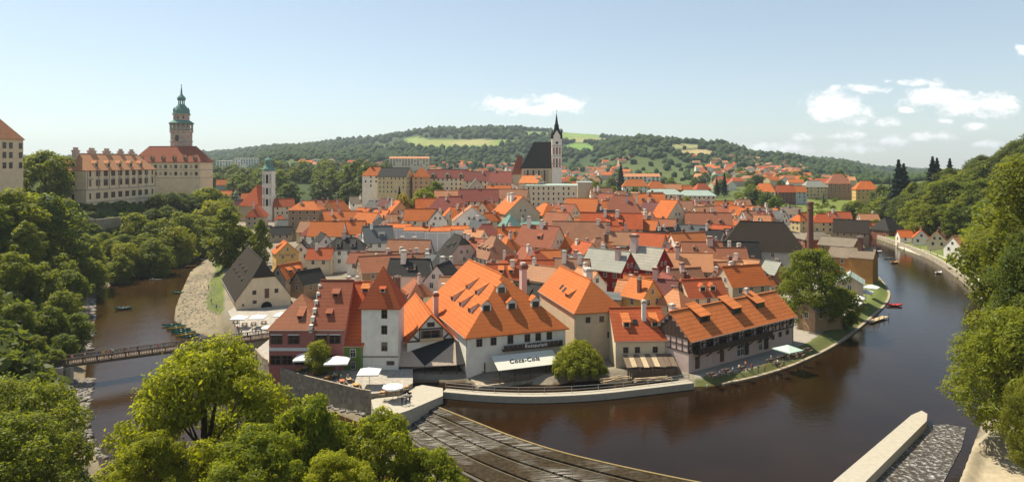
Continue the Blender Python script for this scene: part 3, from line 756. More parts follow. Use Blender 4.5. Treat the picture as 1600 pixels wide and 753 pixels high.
# --- brown block and neighbours
house(480,328,46,34,0,'hip','orange','tan','the tall brown block with hipped roof near the left river arm', h=14, pitch=35, chim=2, storeys=4)
house(525,332,34,30,68,'gable','orange','peach','with plain peach gable behind the brown block', h=9)
house(503,325,30,20,0,'gable','rust','pinkbeige','behind the brown block', h=8, chim=2)
house(536,345,52,22,0,'gable','orange','cream','behind the long orange roof', h=7, chim=2)
house(512,368,46,32,0,'gable','orange','white','with long smooth roof and tall white left gable', h=9, chim=[(.2,.05,'b',1.3,1.0)])
house(551,365,34,28,4,'gable','orange','lightgrey','joined to the long smooth roof, grey gable right', h=8, chim=[(-.05,.0,'b',1.4,1.2)])
house(505,384,34,26,118,'gable','charcoal','white','with rows of small windows in a narrow lane', h=8.5, chim=0, ww=.8)
house(541,390,56,32,4,'hip','charcoal','white','with dark hip and small balcony in the lane', h=8, pitch=40, chim=2, dorm=[('s',-.15,.2,1.6,1.0,'shed'),('s',.2,.2,1.6,1.0,'shed')])
house(590,379,40,36,20,'gable','slate','white','with steep grey roof and long shed dormer', h=8, dorm=[('s',.1,.35,2.4,.8,'shed')], chim=1)
house(575,348,40,22,-35,'gable','orange','white','with striped white gable left of the curved grey wall', h=7)
house(597,341,30,20,-35,'gable','bright','cream','with bright roof behind the striped gable', h=7)
house(446,396,34,30,118,'gable','orange','yellow','X', h=8, pitch=42, label='yellow inn with orange roof and lettering on its gable near the barn', chim=0, dorm=[('n',-.15,.25,1.8,1.0,'shed')], ww=.8, cat='inn')
YELLOW = TOWN[-1]
house(452,434,40,28,62,'gable','orange','cream','with two shed dormers behind the black barn', h=5.5, dorm=[('s',-.18,.3,2,.9,'shed'),('s',.2,.3,2,.9,'shed')], chim=0)
house(482,444,38,28,56,'gable','charcoal','tan','low, beside the crowded lane', h=4.5, chim=1)
house(601,425,72,46,24,'gable','rust','tan','with big weathered patchy roof behind the white tower', h=8, pitch=38, chim=[(.1,.12,'b',.8,1.6),(.35,.1,'w',1.0,2.6)], spacing=4)
house(640,398,60,32,-10,'gable','brown','white','with two wide chimney shadows under the curved grey wall', h=7.5, chim=[(-.2,.1,'w',1.4,1.5),(.1,.1,'w',1.4,1.5)])
house(641,430,56,34,-8,'gable','charcoal','white','with tall white chimney and shed dormer behind the white tower', h=8, chim=[(-.15,-.1,'w',1.5,3.2),(.42,.1,'w',1.2,2.2)], dorm=[('s',.08,.3,2.6,.8,'shed')])
house(693,440,44,38,72,'gable','charcoal','white','with plain dark roof left of the big restaurant roof', h=6.5, chim=[(.3,.2,'w',1.5,2.4)])
# --- curved grey wall (theatre) : four facets
for i, (px_, rt) in enumerate(((625,-14),(653,-6),(684,4),(712,10))):
    tw_ = house(px_,357+(0,4,5,3)[i],34,22,rt,'gable','orange','lightgrey',['first facet from the left','second facet from the left','third facet from the left','last facet on the right'][i]+' of the long curved grey wall', h=11.5, pitch=22, d=270+(4,0,0,4)[i], chim=(0,1,1,0)[i], win=False, dorm=(), name='theatre_wing', over=.15, group='facets of the curved grey building')
    for q in (-.5, 0, .5): MB().box(q*tw_.L*.96-.22, q*tw_.L*.96+.22, -tw_.W/2-.14, -tw_.W/2+.05, 0, tw_.h).build('pilaster', M_WHITE, tw_.root)
    MB().box(-tw_.L/2, tw_.L/2, -tw_.W/2-.2, -tw_.W/2+.05, tw_.h-.7, tw_.h-.15).build('cornice', M_WHITE, tw_.root)
house(647,350,34,22,0,'hip','palegrey','redbrown' if False else 'pinkbeige','with flat metal roof above the curved grey wall', h=8, chim=1, d=318)
house(716,400,46,42,116,'halfhip','charcoal','pinkbeige','with dark half hip and two windows in the gable', h=6.5, pitch=50, dorm=[('n',-.1,.3,1.6,.9,'shed'),('n',.2,.45,1.6,.9,'shed')], chim=1)
house(772,404,54,48,120,'hip','brown','cream','with row of small dormers on its left slope, centre of town', h=6.5, pitch=48, dorm=[('n',-.25,.3,1.8,1.0,'shed'),('n',.0,.3,1.8,1.0,'shed'),('n',.25,.3,1.8,1.0,'shed')])
house(793,390,34,28,118,'hip','orange','white','small hip squeezed behind the dormered brown roof', h=7)
house(845,386,60,46,-34,'gable','redbrown','cream','with balcony in its cream gable and two tall chimneys', h=8, chim=[(-.3,-.05,'w',1.3,3.6),(.05,-.05,'w',1.3,2.6)], dorm=[('s',.1,.35,1.8,1.0,'shed')])
house(824,404,26,24,-60,'gable','redbrown','white','with little white gable below the balcony house', h=6)
house(884,386,32,26,100,'hip','orange','cream','with bright left slope right of the balcony house', h=7)
house(853,404,38,18,8,'gable','bright','cream','low bright roof below the balcony house', h=5.5, chim=0)
house(792,436,54,32,2,'gable','redorange','cream','with two box dormers behind the big restaurant roof', h=6.5, dorm=[('s',-.15,.35,1.5,1.1,'shed'),('s',.1,.35,1.5,1.1,'shed')], chim=1, roof2='bright')
house(840,424,44,24,6,'gable','redorange','white','plain low roof between the box dormers and the tan roof', h=6, chim=0)
house(848,440,50,44,-42,'gable','tan','paleyellow','with pale strip down its roof behind the beige river house', h=7, pitch=36, chim=1)
house(895,434,46,40,-14,'gable','brown','cream','with two tall white chimneys casting shadows left of the red gables', h=7, chim=[(-.25,-.1,'w',1.2,3),(.22,-.1,'w',1.2,2.4)])
house(952,424,66,46,-40,'gable','palegrey','red','X', h=8.5, pitch=46, label='dark red gabled house with pale shingle roof, left of the pair', chim=[(-.2,.1,'w',1.1,2),(.30,-.2,'r',1.5,2.5)], winmesh=WIN_W)
house(1012,421,50,50,-42,'gable','palegrey','red','X', h=9, pitch=46, label='dark red gabled house with pale shingle roof, right of the pair', chim=[(-.36,-.12,'r',2.0,4.5)], winmesh=WIN_W)
house(1003,466,38,40,-52,'gable','bright','yellow','with lit left slope in front of the dark red gables', h=8, chim=[(.2,-.35,'b',.9,2.0)])
house(950,470,44,34,-24,'flat','slate','peach','with flat roof left of the yellow gable', h=6.5, chim=0)
house(1034,462,46,32,-30,'gable','maroon','cream','with dark shaded roof below the right red gable', h=7, chim=[(-.2,.0,'r',1.3,3.2)])
house(1056,478,36,32,-48,'hip','pale','cream','with small pale hip beside the half-timbered house', h=6.5)
house(1096,464,60,36,16,'gable','redorange','cream','with two gabled dormers behind the half-timbered house', h=7, dorm=[('s',-.1,.25,1.8,1.3,'gable'),('s',.16,.25,1.8,1.3,'gable')], chim=0)
house(1158,447,62,42,20,'gable','orange','beige','with plain wide roof above the half-timbered house', h=8, chim=[(-.25,.05,'w',1.1,1.6)])
house(1076,423,62,38,-12,'gable','pale','paleyellow','with smooth pale roof right of the red gables', h=7.5, chim=[(-.25,-.15,'r',1.2,3)])
house(1060,428,24,20,-10,'gable','charcoal','cream','small dark roof at the corner of the right red gable', h=6, chim=0)
house(1096,404,54,36,-6,'gable','rust','cream','with wide white chimney in front of the black roof', h=7, chim=[(.2,-.05,'r',2.0,2.4)], dorm=[('s',-.2,.5,1.4,.9,'gable')])
house(1142,410,40,32,-2,'gable','rust','cream','tucked under the black roof', h=6.5, chim=[(.3,.1,'w',1.2,2)])
house(1136,428,44,26,8,'gable','pale','cream','with pale roof and iron chimney below the rust roofs', h=6.5, chim=[(.1,0,'b',1.1,2)])
house(1074,384,52,28,18,'gable','bright','white','with long white wall right of the red sloping roof', h=8, chim=1)
house(1014,392,46,38,-32,'gable','redorange','beige','with large plain red slope behind the right red gable', h=7.5, chim=0)
house(1040,385,40,26,-25,'gable','orange','white','with orange slope beside the plain red one', h=7)
house(1146,404,66,36,-8,'gable','black','grey','with long black roof in front of the brewery', h=7, pitch=48, chim=[(-.45,.1,'w',1.2,2),(-.1,-.2,'w',1,1.5)], win=False)
house(1112,378,34,26,-42,'gable','black','white','with small black roof and white gable left of the brewery', h=7)
house(1208,428,24,26,-58,'gable','palegrey','brick','with small brick gable left of the quay tree', h=6)
house(1199,446,14,16,40,'gable','orange','white','sliver beside the brick gable', h=5, chim=0)
# --- centre rows up to the church
house(806,334,56,56,112,'gable','orange','beige','with big blank beige gable in the middle of town', h=10, pitch=42, chim=[(-.1,.15,'w',2.0,2.5),(.15,.15,'w',1.6,2)], spacing=9)
house(797,354,28,24,110,'hip','copper','cream','with green copper tent roof', h=7, pitch=50, chim=0)
house(834,352,40,20,0,'hip','copper','cream','with low green copper roof', h=6, pitch=25, chim=[(-.4,0,'w',1,1.6)])
house(853,336,44,38,118,'hip','orange','paleyellow','with orange hip in front of the pale palace', h=8, chim=0, pitch=40)
house(736,346,40,50,96,'gable','tan','white','with wide light gable right of the curved grey wall', h=8, pitch=38, chim=1)
house(762,334,30,30,60,'gable','orange','cream','with small bright slope above the wide light gable', h=8, chim=2)
house(702,329,68,42,4,'hip','darkred','cream','with long dark red hip above the curved grey wall', h=8, chim=2, pitch=42)
house(748,314,60,30,0,'gable','darkred','cream','with long dark red ridge behind the first one', h=9, chim=2)
house(718,335,22,26,60,'gable','orange','white','with small orange gable on the dark red hip', h=6, chim=1)
house(660,344,52,28,2,'gable','orange','cream','above the curved grey wall at its left', h=8)
house(622,335,34,34,112,'gable','orange','peach','with peach gable left above the curved grey wall', h=8, chim=1)
house(670,326,40,26,10,'gable','orange','beige','near the park trees below the cream monastery', h=8)
house(682,346,26,26,104,'gable','black','white','with small black roof beside the dark red hip', h=7, chim=1)
house(664,306,18,14,0,'gable','redorange','cream','small, right of the round park tree', h=6, chim=0)
house(690,300,44,18,6,'gable','orange','pinkbeige','in the row under the long red roofs', h=7)
house(720,296,36,20,0,'gable','orange','white','right in the row under the long red roofs', h=7)
house(705,311,50,22,8,'gable','pale','grey','with faded roof left of the long dark red ridge', h=7)
house(744,297,34,30,96,'gable','slate','beige','with grey gable above the long dark red ridge', h=8, chim=0)
house(780,304,36,24,-12,'gable','orange','cream','left of the stepped white gable', h=8)
house(800,312,50,26,-16,'gable','brown','beige','with brown roof beside the pale palace', h=8, chim=1)
house(770,345,24,18,20,'gable','orange','cream','narrow, left of the blank beige gable', h=7)
house(910,330,48,32,-20,'gable','orange','white','with white wall right below the pale palace', h=8, chim=1)
house(884,338,36,30,-40,'gable','redbrown','cream','with dark gable below the pale palace', h=7)
house(868,343,34,26,-30,'gable','orange','white','low roof in front of the dark gable', h=6)
house(950,331,42,28,0,'hip','orange','paleyellow','with wide orange hip left of the big brown one', h=8, chim=2)
house(972,333,62,42,-16,'hip','redbrown','cream','with huge dark brown hip, crow-stepped parapet side', h=8.5, pitch=50, chim=2)
house(1014,319,46,26,-10,'gable','orange','white','behind the huge dark brown hip', h=8, chim=2, dorm=[('s',-.2,.3,1.6,1.1,'gable'),('s',.1,.3,1.6,1.1,'gable')])
house(1020,334,34,28,-44,'gable','maroon','white','with maroon slope right of the huge brown hip', h=7)
house(1046,340,34,44,-58,'gable','orange','cream','with big blank cream gable right of centre', h=10, spacing=6)
house(1068,338,18,20,96,'gable','palegrey','lightgrey','with narrow grey gable beside the cream one', h=8, chim=0)
house(1106,356,62,34,-8,'gable','rust','cream','with broad rusty roof left of the brewery', h=8, dorm=[('s',.0,.3,1.8,1.0,'gable'),('s',.25,.3,1.8,1.0,'gable')])
house(1100,335,38,20,22,'gable','pale','white','with pale slopes above the broad rusty roof', h=7)
house(872,352,36,28,-36,'gable','rust','cream','with rusty gable below the pale palace, second row', h=7)
house(955,357,84,34,-9,'gable','redorange','cream','X', h=8, label='long red-orange roof full of dormers and chimneys right of centre', dorm=[('s',-.2,.25,1.7,1.0,'shed'),('s',-.05,.25,1.7,1.0,'shed'),('s',.15,.25,1.7,1.0,'shed'),('s',.0,.6,1.6,.9,'shed')], chim=[(-.1,-.1,'w',1.2,2.4),(.1,-.1,'w',1.5,2)])
house(905,376,74,42,-9,'gable','brown','cream','with broad brown roof below the dormered red-orange one', h=7.5, chim=1)
house(966,382,46,28,-10,'gable','tan','white','with rounded white gable left of the red slope', h=7, chim=[(-.3,0,'r',1.2,3)])
house(945,390,36,16,0,'gable','orange','cream','low strip roof behind the pale shingle roofs', h=5, chim=0)
house(1005,364,42,28,-32,'gable','orange','white','with white gable right of the dormered red-orange roof', h=7)
house(1036,361,36,26,-30,'gable','rust','white','beside the blank cream gable, lower', h=6.5)
house(1080,368,40,22,-22,'gable','slate','white','with low grey roofs left of the small black roof', h=6, chim=1)
house(918,350,34,14,-8,'gable','bright','cream','with little bright roof left of the dormered one', h=6, chim=0)
house(896,322,26,18,-10,'gable','tan','beige','tucked at the corner of the pale palace', h=7, chim=0)
house(1128,368,26,22,-40,'gable','redorange','lightgrey','leaning on the brewery left', h=7, chim=0)
# --- valley houses left of the monastery
house(570,300,36,18,4,'gable','rust','beige','with long low roof by the left river arm', h=6, chim=1)
house(585,312,36,20,-18,'gable','brown','pinkbeige','with brown roof under the cream monastery', h=6)
house(598,303,22,18,40,'gable','redorange','beige','below the cream monastery wall', h=6)
house(562,318,30,18,20,'gable','greybrown','white','lowest by the left river arm', h=5)
house(587,324,26,16,-30,'gable','slate','white','with grey roof at the end of the valley lane', h=5)
house(604,322,24,18,-40,'gable','maroon','white','with maroon gable at the valley lane', h=6)
# --- monastery, town hall row, palace
house(618,276,46,30,-13,'gable','charcoal','paleyellow','X', label='long cream monastery with dark roof and rows of small windows', h=17, pitch=40, storeys=4, chim=0, d=440, name='monastery', cat='monastery', group=None, spacing=2.6, ww=.8, wh=1.5)
house(586,274,34,22,0,'hip','orange','white','X', label='white block with orange hipped roof left of the cream monastery', h=10, chim=2, d=455)
house(659,276,30,26,94,'hip','orange','peach','X', label='peach house with orange hip right of the cream monastery', h=11, d=445, chim=0, storeys=3)
house(700,278,62,22,0,'gable','darkred','cream','with white gabled dormers behind the town rows', h=9, d=450, dorm=[('s',-.35,.05,3,2.2,'gable'),('s',.0,.05,3,2.2,'gable'),('s',.33,.05,3,2.2,'gable')], chim=0)
house(752,282,50,24,0,'gable','darkred','cream','with long deep roof left of the church', h=9, d=440, chim=1)
house(786,286,36,30,-20,'gable','darkred','white','with deep roof and white parapet beside the church', h=9, d=430, chim=1)
house(801,292,22,18,88,'gable','darkred','white','with stepped white gable left of the church', h=11, d=410, chim=0, pitch=30)
house(862,291,78,40,-6,'flat','palegreen','cream','X', label='pale cream palace with three rows of windows below the church', h=15, d=370, storeys=4, chim=0, name='palace', cat='palace', group=None, spacing=2.7, ww=.85, wh=1.5)
house(831,286,30,30,-24,'gable','bright','cream','X', label='orange roofed left wing of the pale palace below the church', h=13, d=378, pitch=35, storeys=4, chim=1, name='palace_wing', cat='palace', spacing=2.4)
house(913,286,22,20,0,'flat','palegrey','beige','X', label='blank beige block at the right end of the pale palace', h=12, d=395, win=False, chim=0)
house(1036,304,56,26,-5,'hip','palegreen','cream','X', label='left half of the long cream school with pale green roof', h=13, d=430, pitch=30, storeys=3, chim=0, name='school', cat='school', spacing=2.6)
house(1088,306,56,26,-10,'hip','palegreen','cream','X', label='right half of the long cream school with pale green roof', h=13, d=430, pitch=30, storeys=3, chim=0, name='school', cat='school', spacing=2.6)
# --- behind the school and to the right
far = 'houses at the foot of the far hill'
for a in ((992,291,38,18,-5,'hip','orange','white','first of the row behind the school'), (1024,294,28,18,0,'hip','orange','cream','second of the row behind the school'), (1048,296,30,14,0,'gable','pale','cream','third of the row behind the school'),
          (1068,298,24,14,0,'gable','orange','white','fourth of the row behind the school'), (1096,296,24,16,12,'hip','redorange','beige','fifth of the row behind the school'),
          (1195,300,34,22,-30,'hip','orange','white','with orange hip left in the row above the gardens'), (1226,300,26,18,0,'gable','redorange','brick','red one in the row above the gardens'), (1246,300,22,16,0,'gable','orange','lightgrey','grey walled in the row above the gardens'),
          (1352,296,32,22,-12,'hip','orange','yellow','yellow walled right in the row above the gardens')):
    house(*a, h=9, d=560, group=far, chim=0)
house(1272,292,34,16,0,'hip','palegrey','paleyellow','X', label='cream and green block in the row above the gardens', h=10, d=585, group=far, chim=0, storeys=3)
house(1309,287,32,26,-14,'hip','rust','tan','X', label='big brown stone school with red hip above the gardens', h=14, d=580, group=far, chim=0, storeys=3)
g2 = 'houses in the hollow beside the brewery'
for a in ((1131,323,28,14,0,'gable','orange','rosy','with three dormers right of the school'), (1166,333,40,18,-4,'gable','pale','cream','above the brewery ridge, left'), (1160,320,22,14,8,'gable','tan','white','above the brewery ridge, far left'),
          (1190,337,30,18,-20,'gable','greybrown','grey','above the brewery ridge, middle'), (1214,342,26,20,-55,'gable','slate','white','with white gable above the brewery ridge, right'), (1236,335,30,18,-25,'gable','greybrown','white','behind the brewery, right'),
          (1256,345,30,18,20,'hip','orange','paleyellow','just left of the tall chimney'), (1284,347,28,18,-10,'hip','redorange','paleyellow','just right of the tall chimney'), (1310,341,34,16,-4,'gable','redorange','white','white walled right of the tall chimney'),
          (1302,352,20,14,-30,'gable','orange','brick','low brick one near the river, left bank'), (1356,344,28,16,0,'gable','pale','rosy','rosy one across the far river end'), (1360,357,20,12,0,'gable','orange','brick','small brick one across the far river end')):
    house(*a, h=6.5, group=g2, chim=1)
house(1330,364,44,28,-28,'gable','darkbrown','tan','X', label='long brown barn roof beside the far end of the river', h=4.5, chim=0, group=g2)
# --- brewery
house(1190,394,112,62,-18,'hip','darkbrown','grey','X', label='huge dark brown brewery roof with steep gable on the right', h=8, pitch=50, name='brewery', cat='brewery', group=None, chim=0, d=232, spacing=6)
house(1274,374,40,26,0,'hip','greybrown','brick','X', label='square brick brewery block with grey-brown roof behind the quay tree', h=11, d=270, name='brewery_block', cat='brewery', group=None, chim=0, pitch=35)
house(1312,386,46,34,-46,'gable','greybrown','orange','X', label='orange brewery wing with white gable, farthest of the stepped three', h=9, d=255, chim=0, pitch=30, name='brewery_wing', cat='brewery', group='orange brewery wings', spacing=2.4)
house(1323,404,40,34,-46,'gable','greybrown','orange','X', label='orange brewery wing with brown roof, middle of the stepped three', h=9, d=232, chim=0, pitch=34, name='brewery_wing', cat='brewery', group='orange brewery wings', spacing=2.4)
house(1349,404,30,32,-40,'gable','greybrown','orange','X', label='orange brewery wing closest to the river with blind wall', h=10, d=228, chim=[(-.1,-.1,'b',1.5,5.0)], pitch=34, name='brewery_wing', cat='brewery', group='orange brewery wings', win=False)
house(1328,444,46,32,62,'gable','palegreen','beige','X', label='beige quay house with pale green sheet roof', h=7, d=190, chim=[(-.1,.2,'b',.9,1.2)], pitch=32)
house(1282,486,64,26,32,'gable','greybrown','tan','X', label='low tan building half hidden behind the quay tree', h=6, d=164, chim=0, pitch=30)
# --- outer bank
g3 = 'houses on the outer river bank'
house(1387,362,36,28,26,'hip','charcoal','brick','X', label='red walled house with dark roof on the outer river bank', h=7, d=372, group=g3, chim=0)
house(1417,379,24,14,-6,'gable','orange','white','X', label='low white house on the outer bank beside the gabled pair', h=4.5, d=342, group=g3, chim=0)
house(1440,377,34,20,58,'gable','orange','white','X', label='white gabled house on the outer bank, left of the cream one', h=8, d=330, group=g3, chim=1, winmesh=WIN_S)
house(1466,383,38,24,54,'gable','rust','cream','X', label='cream gabled house with long rusty roof on the outer bank', h=8, d=312, group=g3, chim=1, dorm=[('s',0,.3,1.8,.8,'shed')], winmesh=WIN_S)
house(1499,386,30,24,24,'gable','pale','white','X', label='white house with orange roof at the foot of the woods', h=7, d=288, group=g3, chim=0, dorm=[('s',0,.25,1.8,1.2,'gable')], winmesh=WIN_S)
# ------------------------------------------------------------------ infill houses between the named ones
TAKEN = [(h.c[0], h.c[1], .5*math.hypot(h.L, h.W)) for h in TOWN]
FRONTKEEP = [(-81, 209, 26), (-63, 196, 10), (-2, 150, 22), (-55, 140, 12), (-26, 138, 9), (14, 153, 12), (28, 146, 9), (50, 148, 22), (41, 140, 12)]
rd = random.Random(21); fills = []
for _ in range(6000):
    d_ = rd.uniform(168, 405); px_ = rd.uniform(470, 1215)
    x_ = X(px_, d_); r_ = rd.uniform(4.4, 6.8)
    if 325 < d_ and 812 < px_ < 930: continue
    if 232 < d_ < 300 and 596 < px_ < 738: continue
    if d_ > 375 and px_ < 690: continue
    if d_ < 185 and not (700 < px_ < 1130): continue
    if any(math.hypot(x_-a, d_-b) < (r_+c)*.66 for a, b, c in TAKEN) or any(math.hypot(x_-a, d_-b) < r_+c for a, b, c in FRONTKEEP): continue
    q = sdist(np.array([(x_, d_)]), LOWER)[0]; q2 = sdist(np.array([(x_, d_)]), POOL)[0]
    if min(q, q2) < 26: continue
    TAKEN.append((x_, d_, r_)); fills.append((px_, d_, r_))
    if len(fills) >= 165: break
fills.sort(key=lambda f: (int((f[1]-165)/40), f[0]))
ORD = ['first','second','third','fourth','fifth','sixth','seventh','eighth','ninth','tenth','eleventh','twelfth','thirteenth','fourteenth','fifteenth','sixteenth','seventeenth','eighteenth','nineteenth','twentieth','twenty-first','twenty-second','twenty-third','twenty-fourth','twenty-fifth','twenty-sixth','twenty-seventh','twenty-eighth']
ORD += [f'{a}-{b}' for a in ('thirtieth',) for b in ('one',)][:0]+['twenty-ninth','thirtieth']+[t_+'-'+u_ for t_ in ('thirty','forty','fifty') for u_ in ('first','second','third','fourth','fifth','sixth','seventh','eighth','ninth')]
rown = ['front lanes', 'second lanes', 'middle lanes', 'upper middle lanes', 'upper lanes', 'topmost lanes']; cnt = {}
for (px_, d_, r_) in fills:
    k = min(int((d_-165)/40), 5); cnt[k] = cnt.get(k, 0)+1
    rc = rd.choice(['orange','redorange','rust','brown','pale','tan','redbrown','charcoal','slate','orange','darkred']); wc = rd.choice(['white','white','white','cream','cream','paleyellow','lightgrey'])
    x_ = X(px_, d_); gz = T(x_, d_); L_ = r_*rd.uniform(1.5, 2.0); W_ = r_*rd.uniform(1.1, 1.4)
    lab = f"low {RNAME[rc]} roofed {WNAME[wc]} infill house, {ORD[cnt[k]-1]} from left in the {rown[k]}"
    Hh = build_house('infill_house', x_, d_, gz, L_, W_, rd.choice([-38,-30,-12,0,6,18,62,100,115]), rd.choice(['gable','gable','gable','hip']), rc, wc, rd.uniform(4.5, 6.5), rd.uniform(40, 50), lab, 'house', 'infill houses of the old town lanes',
                chim=rd.choice([1,1,2]), dorm=[('s', rd.uniform(-.2,.2), .3, 1.6, 1.0, rd.choice(['shed','gable']))] if rd.random() < .5 else (), storeys=1)

# ------------------------------------------------------------------ front row along the water
def sign_text(txt, parent, loc, rot, size, mat, extrude=.03, shear=0.0, name='lettering'):
    cu = bpy.data.curves.new(name, 'FONT'); cu.body = txt; cu.size = size; cu.extrude = extrude; cu.align_x = 'CENTER'; cu.shear = shear
    cu.materials.append(mat); cu.resolution_u = 3
    tmp = bpy.data.objects.new(name, cu); COL.objects.link(tmp); bpy.context.view_layer.update()
    me = bpy.data.meshes.new_from_object(tmp.evaluated_get(bpy.context.evaluated_depsgraph_get())); bpy.data.objects.remove(tmp)
    if not me.materials: me.materials.append(mat)
    o = bpy.data.objects.new(name, me); link(o, parent); o.location = loc; o.rotation_euler = rot; return o
def local_side(px_a, px_b): pass

# white tower house
d0 = 132.0
tw = build_house('tower_house', X(593.5, 132.0), 135.6, 4.2, 7.25, 7.25, 0, 'pyramid', 'redorange', 'white', 13.0, 62, 'white square tower house with steep red-brown tent roof by the weir', 'tower house', chim=0, win=False, over=.55)
for z_ in (3.8, 7.1, 10.2): inst('window', WIN_B, tw.root, (.9, -3.65, z_), (0,0,0), (1.0, 1, 1.55))
inst('window', WIN_B, tw.root, (2.1, -3.65, 1.0), (0,0,0), (1.3, 1, .7))
MB().box(-3.7, 3.7, -3.78, -3.6, 2.5, 2.68).build('string_course', M_WOODM, tw.root)
add_dormer(tw, tw.root, roof_mat('redorange'), wall_mat('white'), 's', .05, .28, 1.0, .8, 'shed')
add_dormer(tw, tw.root, roof_mat('redorange'), wall_mat('white'), 'w', .0, .35, 1.0, .8, 'shed')
# green house with its long orange roof
gh = build_house('green_house', X(551.5, 131.7), 141.0, 4.2, 3.75, 18.5, 0, 'gable', 'redorange', 'green', 4.9, 49, 'narrow green house under a long steep orange roof beside the tower', 'house', chim=0, win=False, over=.3)
inst('window', WIN_W, gh.root, (0, -9.27, 2.6), (0,0,0), (1.0, 1, 1.5)); MB().box(-.6, .6, -9.33, -9.2, 0, 1.9).build('door', M_FRAMEB, gh.root); inst('window', WIN_W, gh.root, (.05, -9.36, .25), (0,0,0), (.8, 1, 1.4))
add_dormer(gh, gh.root, roof_mat('bright'), wall_mat('white'), 's', .2, .82, 1.5, 1.0, 'shed')
# pink riverside inn: two blocks with a white stepped fire wall between
pk = build_house('pink_inn', X(456, 131.5), 138.0, 4.2, 9.0, 13.0, 0, 'hip', 'rust', 'pink', 8.2, 40, 'pink riverside inn with red hipped roof, left of the fire wall', 'inn', chim=0, win=False, dorm=[('s', .12, .25, 1.1, .8, 'shed')])
pb = build_house('pink_inn_wing', X(513, 131.7), 138.4, 4.2, 6.3, 13.4, 0, 'gable', 'redbrown', 'pink', 8.4, 50, 'pink riverside inn wing under a steep dark red roof', 'inn', chim=0, win=False, dorm=[('s', .05, .62, 1.3, .9, 'shed'), ('s', -.05, .22, 1.1, .7, 'shed')])
for r_, xs in ((pk.root, (-3.0, .4)), (pb.root, (-1.3, 1.3))):
    for x_ in xs:
        inst('window', WIN_B, r_, (x_, -6.52 if r_ is pk.root else -6.72, 5.3), (0,0,0), (2.0, 1, 1.6))
        MB().box(x_-1.15, x_+1.15, -6.75 if r_ is pk.root else -6.95, -6.5, 6.98, 7.15).build('window_hood', M_WHITE, r_)
for x_ in (-3.2, -.9, 1.6): inst('window', WIN_B, pk.root, (x_, -6.52, 1.2), (0,0,0), (1.9, 1, 1.7))
for x_ in (-1.6, .6): inst('window', WIN_B, pb.root, (x_, -6.72, .9), (0,0,0), (1.5, 1, 2.0))
MB().box(-4.45, 3.6, -6.72, -6.5, 3.9, 4.5).build('cornice_band', M_WHITE, pk.root)
MB().box(-3.1, 3.1, -6.9, -6.7, 7.75, 8.2).build('cornice_band', M_WHITE, pb.root)
fw = MB()
for i in range(6): fw.box(-.35, .35, -6.9+i*1.25, -6.9+(i+1)*1.25, 7.5, 9.0+i*1.35)
fwo = fw.build('fire_wall', wall_mat('white'), None, (X(486.5, 131.7), 138.0, 4.2)); tag(fwo, 'white stepped fire wall between the two pink roofs', 'wall')
fwp = empty('dummy', (0,0,0)); bpy.data.objects.remove(fwp)

# half-timbered gable house
tg = build_house('gabled_tavern', -19.8, 147.6, 2.6, 23.5, 9.6, 106, 'gable', 'orange', 'white', 6.2, 46, 'tavern with half-timbered white gable above a black shingled veranda', 'tavern', chim=[(.1,-.35,'r',1.3,3.6)], win=False, deep=2)
A = -11.85
for (p, q) in (((-4.7,6.3),(4.7,6.3)), ((-2.3,6.3),(-2.3,8.6)), ((2.3,6.3),(2.3,8.6)), ((-3.6,7.4),(-2.3,6.3)), ((3.6,7.4),(2.3,6.3)), ((-2.4,8.65),(2.4,8.65)), ((-4.8,6.35),(0,11.35)), ((4.8,6.35),(0,11.35))):
    MB().bar((A-.03, p[0], p[1]), (A-.03, q[0], q[1]), .16, .28).build('timber', M_WOOD, tg.root)
inst('window', WIN_B, tg.root, (A-.02, 0, 6.75), (0,0,-math.pi/2), (3.4, 1, 1.5)); inst('window', WIN_B, tg.root, (A-.02, 0, 9.1), (0,0,-math.pi/2), (1.3, 1, .8))
MB().box(A-.9, A, -2.4, 2.4, 6.35, 6.5).box(A-.95, A-.85, -2.4, 2.4, 6.5, 7.0).build('balcony', M_WOODL, tg.root)
# veranda: black shingles in the middle, pale striped hips at the sides
ver = empty('veranda', (-16.0, 134.4, 2.6), 0, 'open veranda with black and striped shingle roof beside the water', 'veranda')
M_SH = plain('striped_shingles', (.46,.36,.27), .9, var=.3, sc_=3); M_BL = plain('black_shingles', (.022,.021,.022), .85, var=.3)
w0, w1 = -6.9, 11.0
roof_solid([[(w0,-1.9,2.15),(-1.3,-1.9,2.15),(w0+.4,2.6,6.0)]], .15).build('roof_panel', M_SH, ver)
roof_solid([[(-1.3,-1.9,2.15),(5.0,-1.9,2.4),(4.4,2.2,5.9)]], .15).build('roof_panel', M_SH, ver)
roof_solid([[(w0+.4,2.6,6.0),(-1.3,-1.9,2.15),(4.4,2.2,5.9),(4.2,2.8,6.3)]], .16).build('roof_panel', M_BL, ver)
roof_solid([[(5.0,-1.9,2.4),(w1,-1.2,2.9),(4.4,2.9,6.2),(4.4,2.2,5.9)]], .16).build('roof_panel', M_BL, ver)
for x_ in (-6.6, -4.0, -1.3, 1.8, 5.0, 8.0, 10.6): MB().bar((x_,-1.7,-1), (x_,-1.7,2.2 if x_ < 6 else 2.75), .22).build('post', M_WOOD, ver)
for z_ in (.35, .65, .95): MB().bar((w0+.3,-1.75,z_), (w1-.3,-1.75,z_), .06, .14).build('rail', M_WOODM, ver)
MB().box(w0, w1, -2.0, 3.6, -3.5, 0).build('plinth', M_RUBBLE, ver)

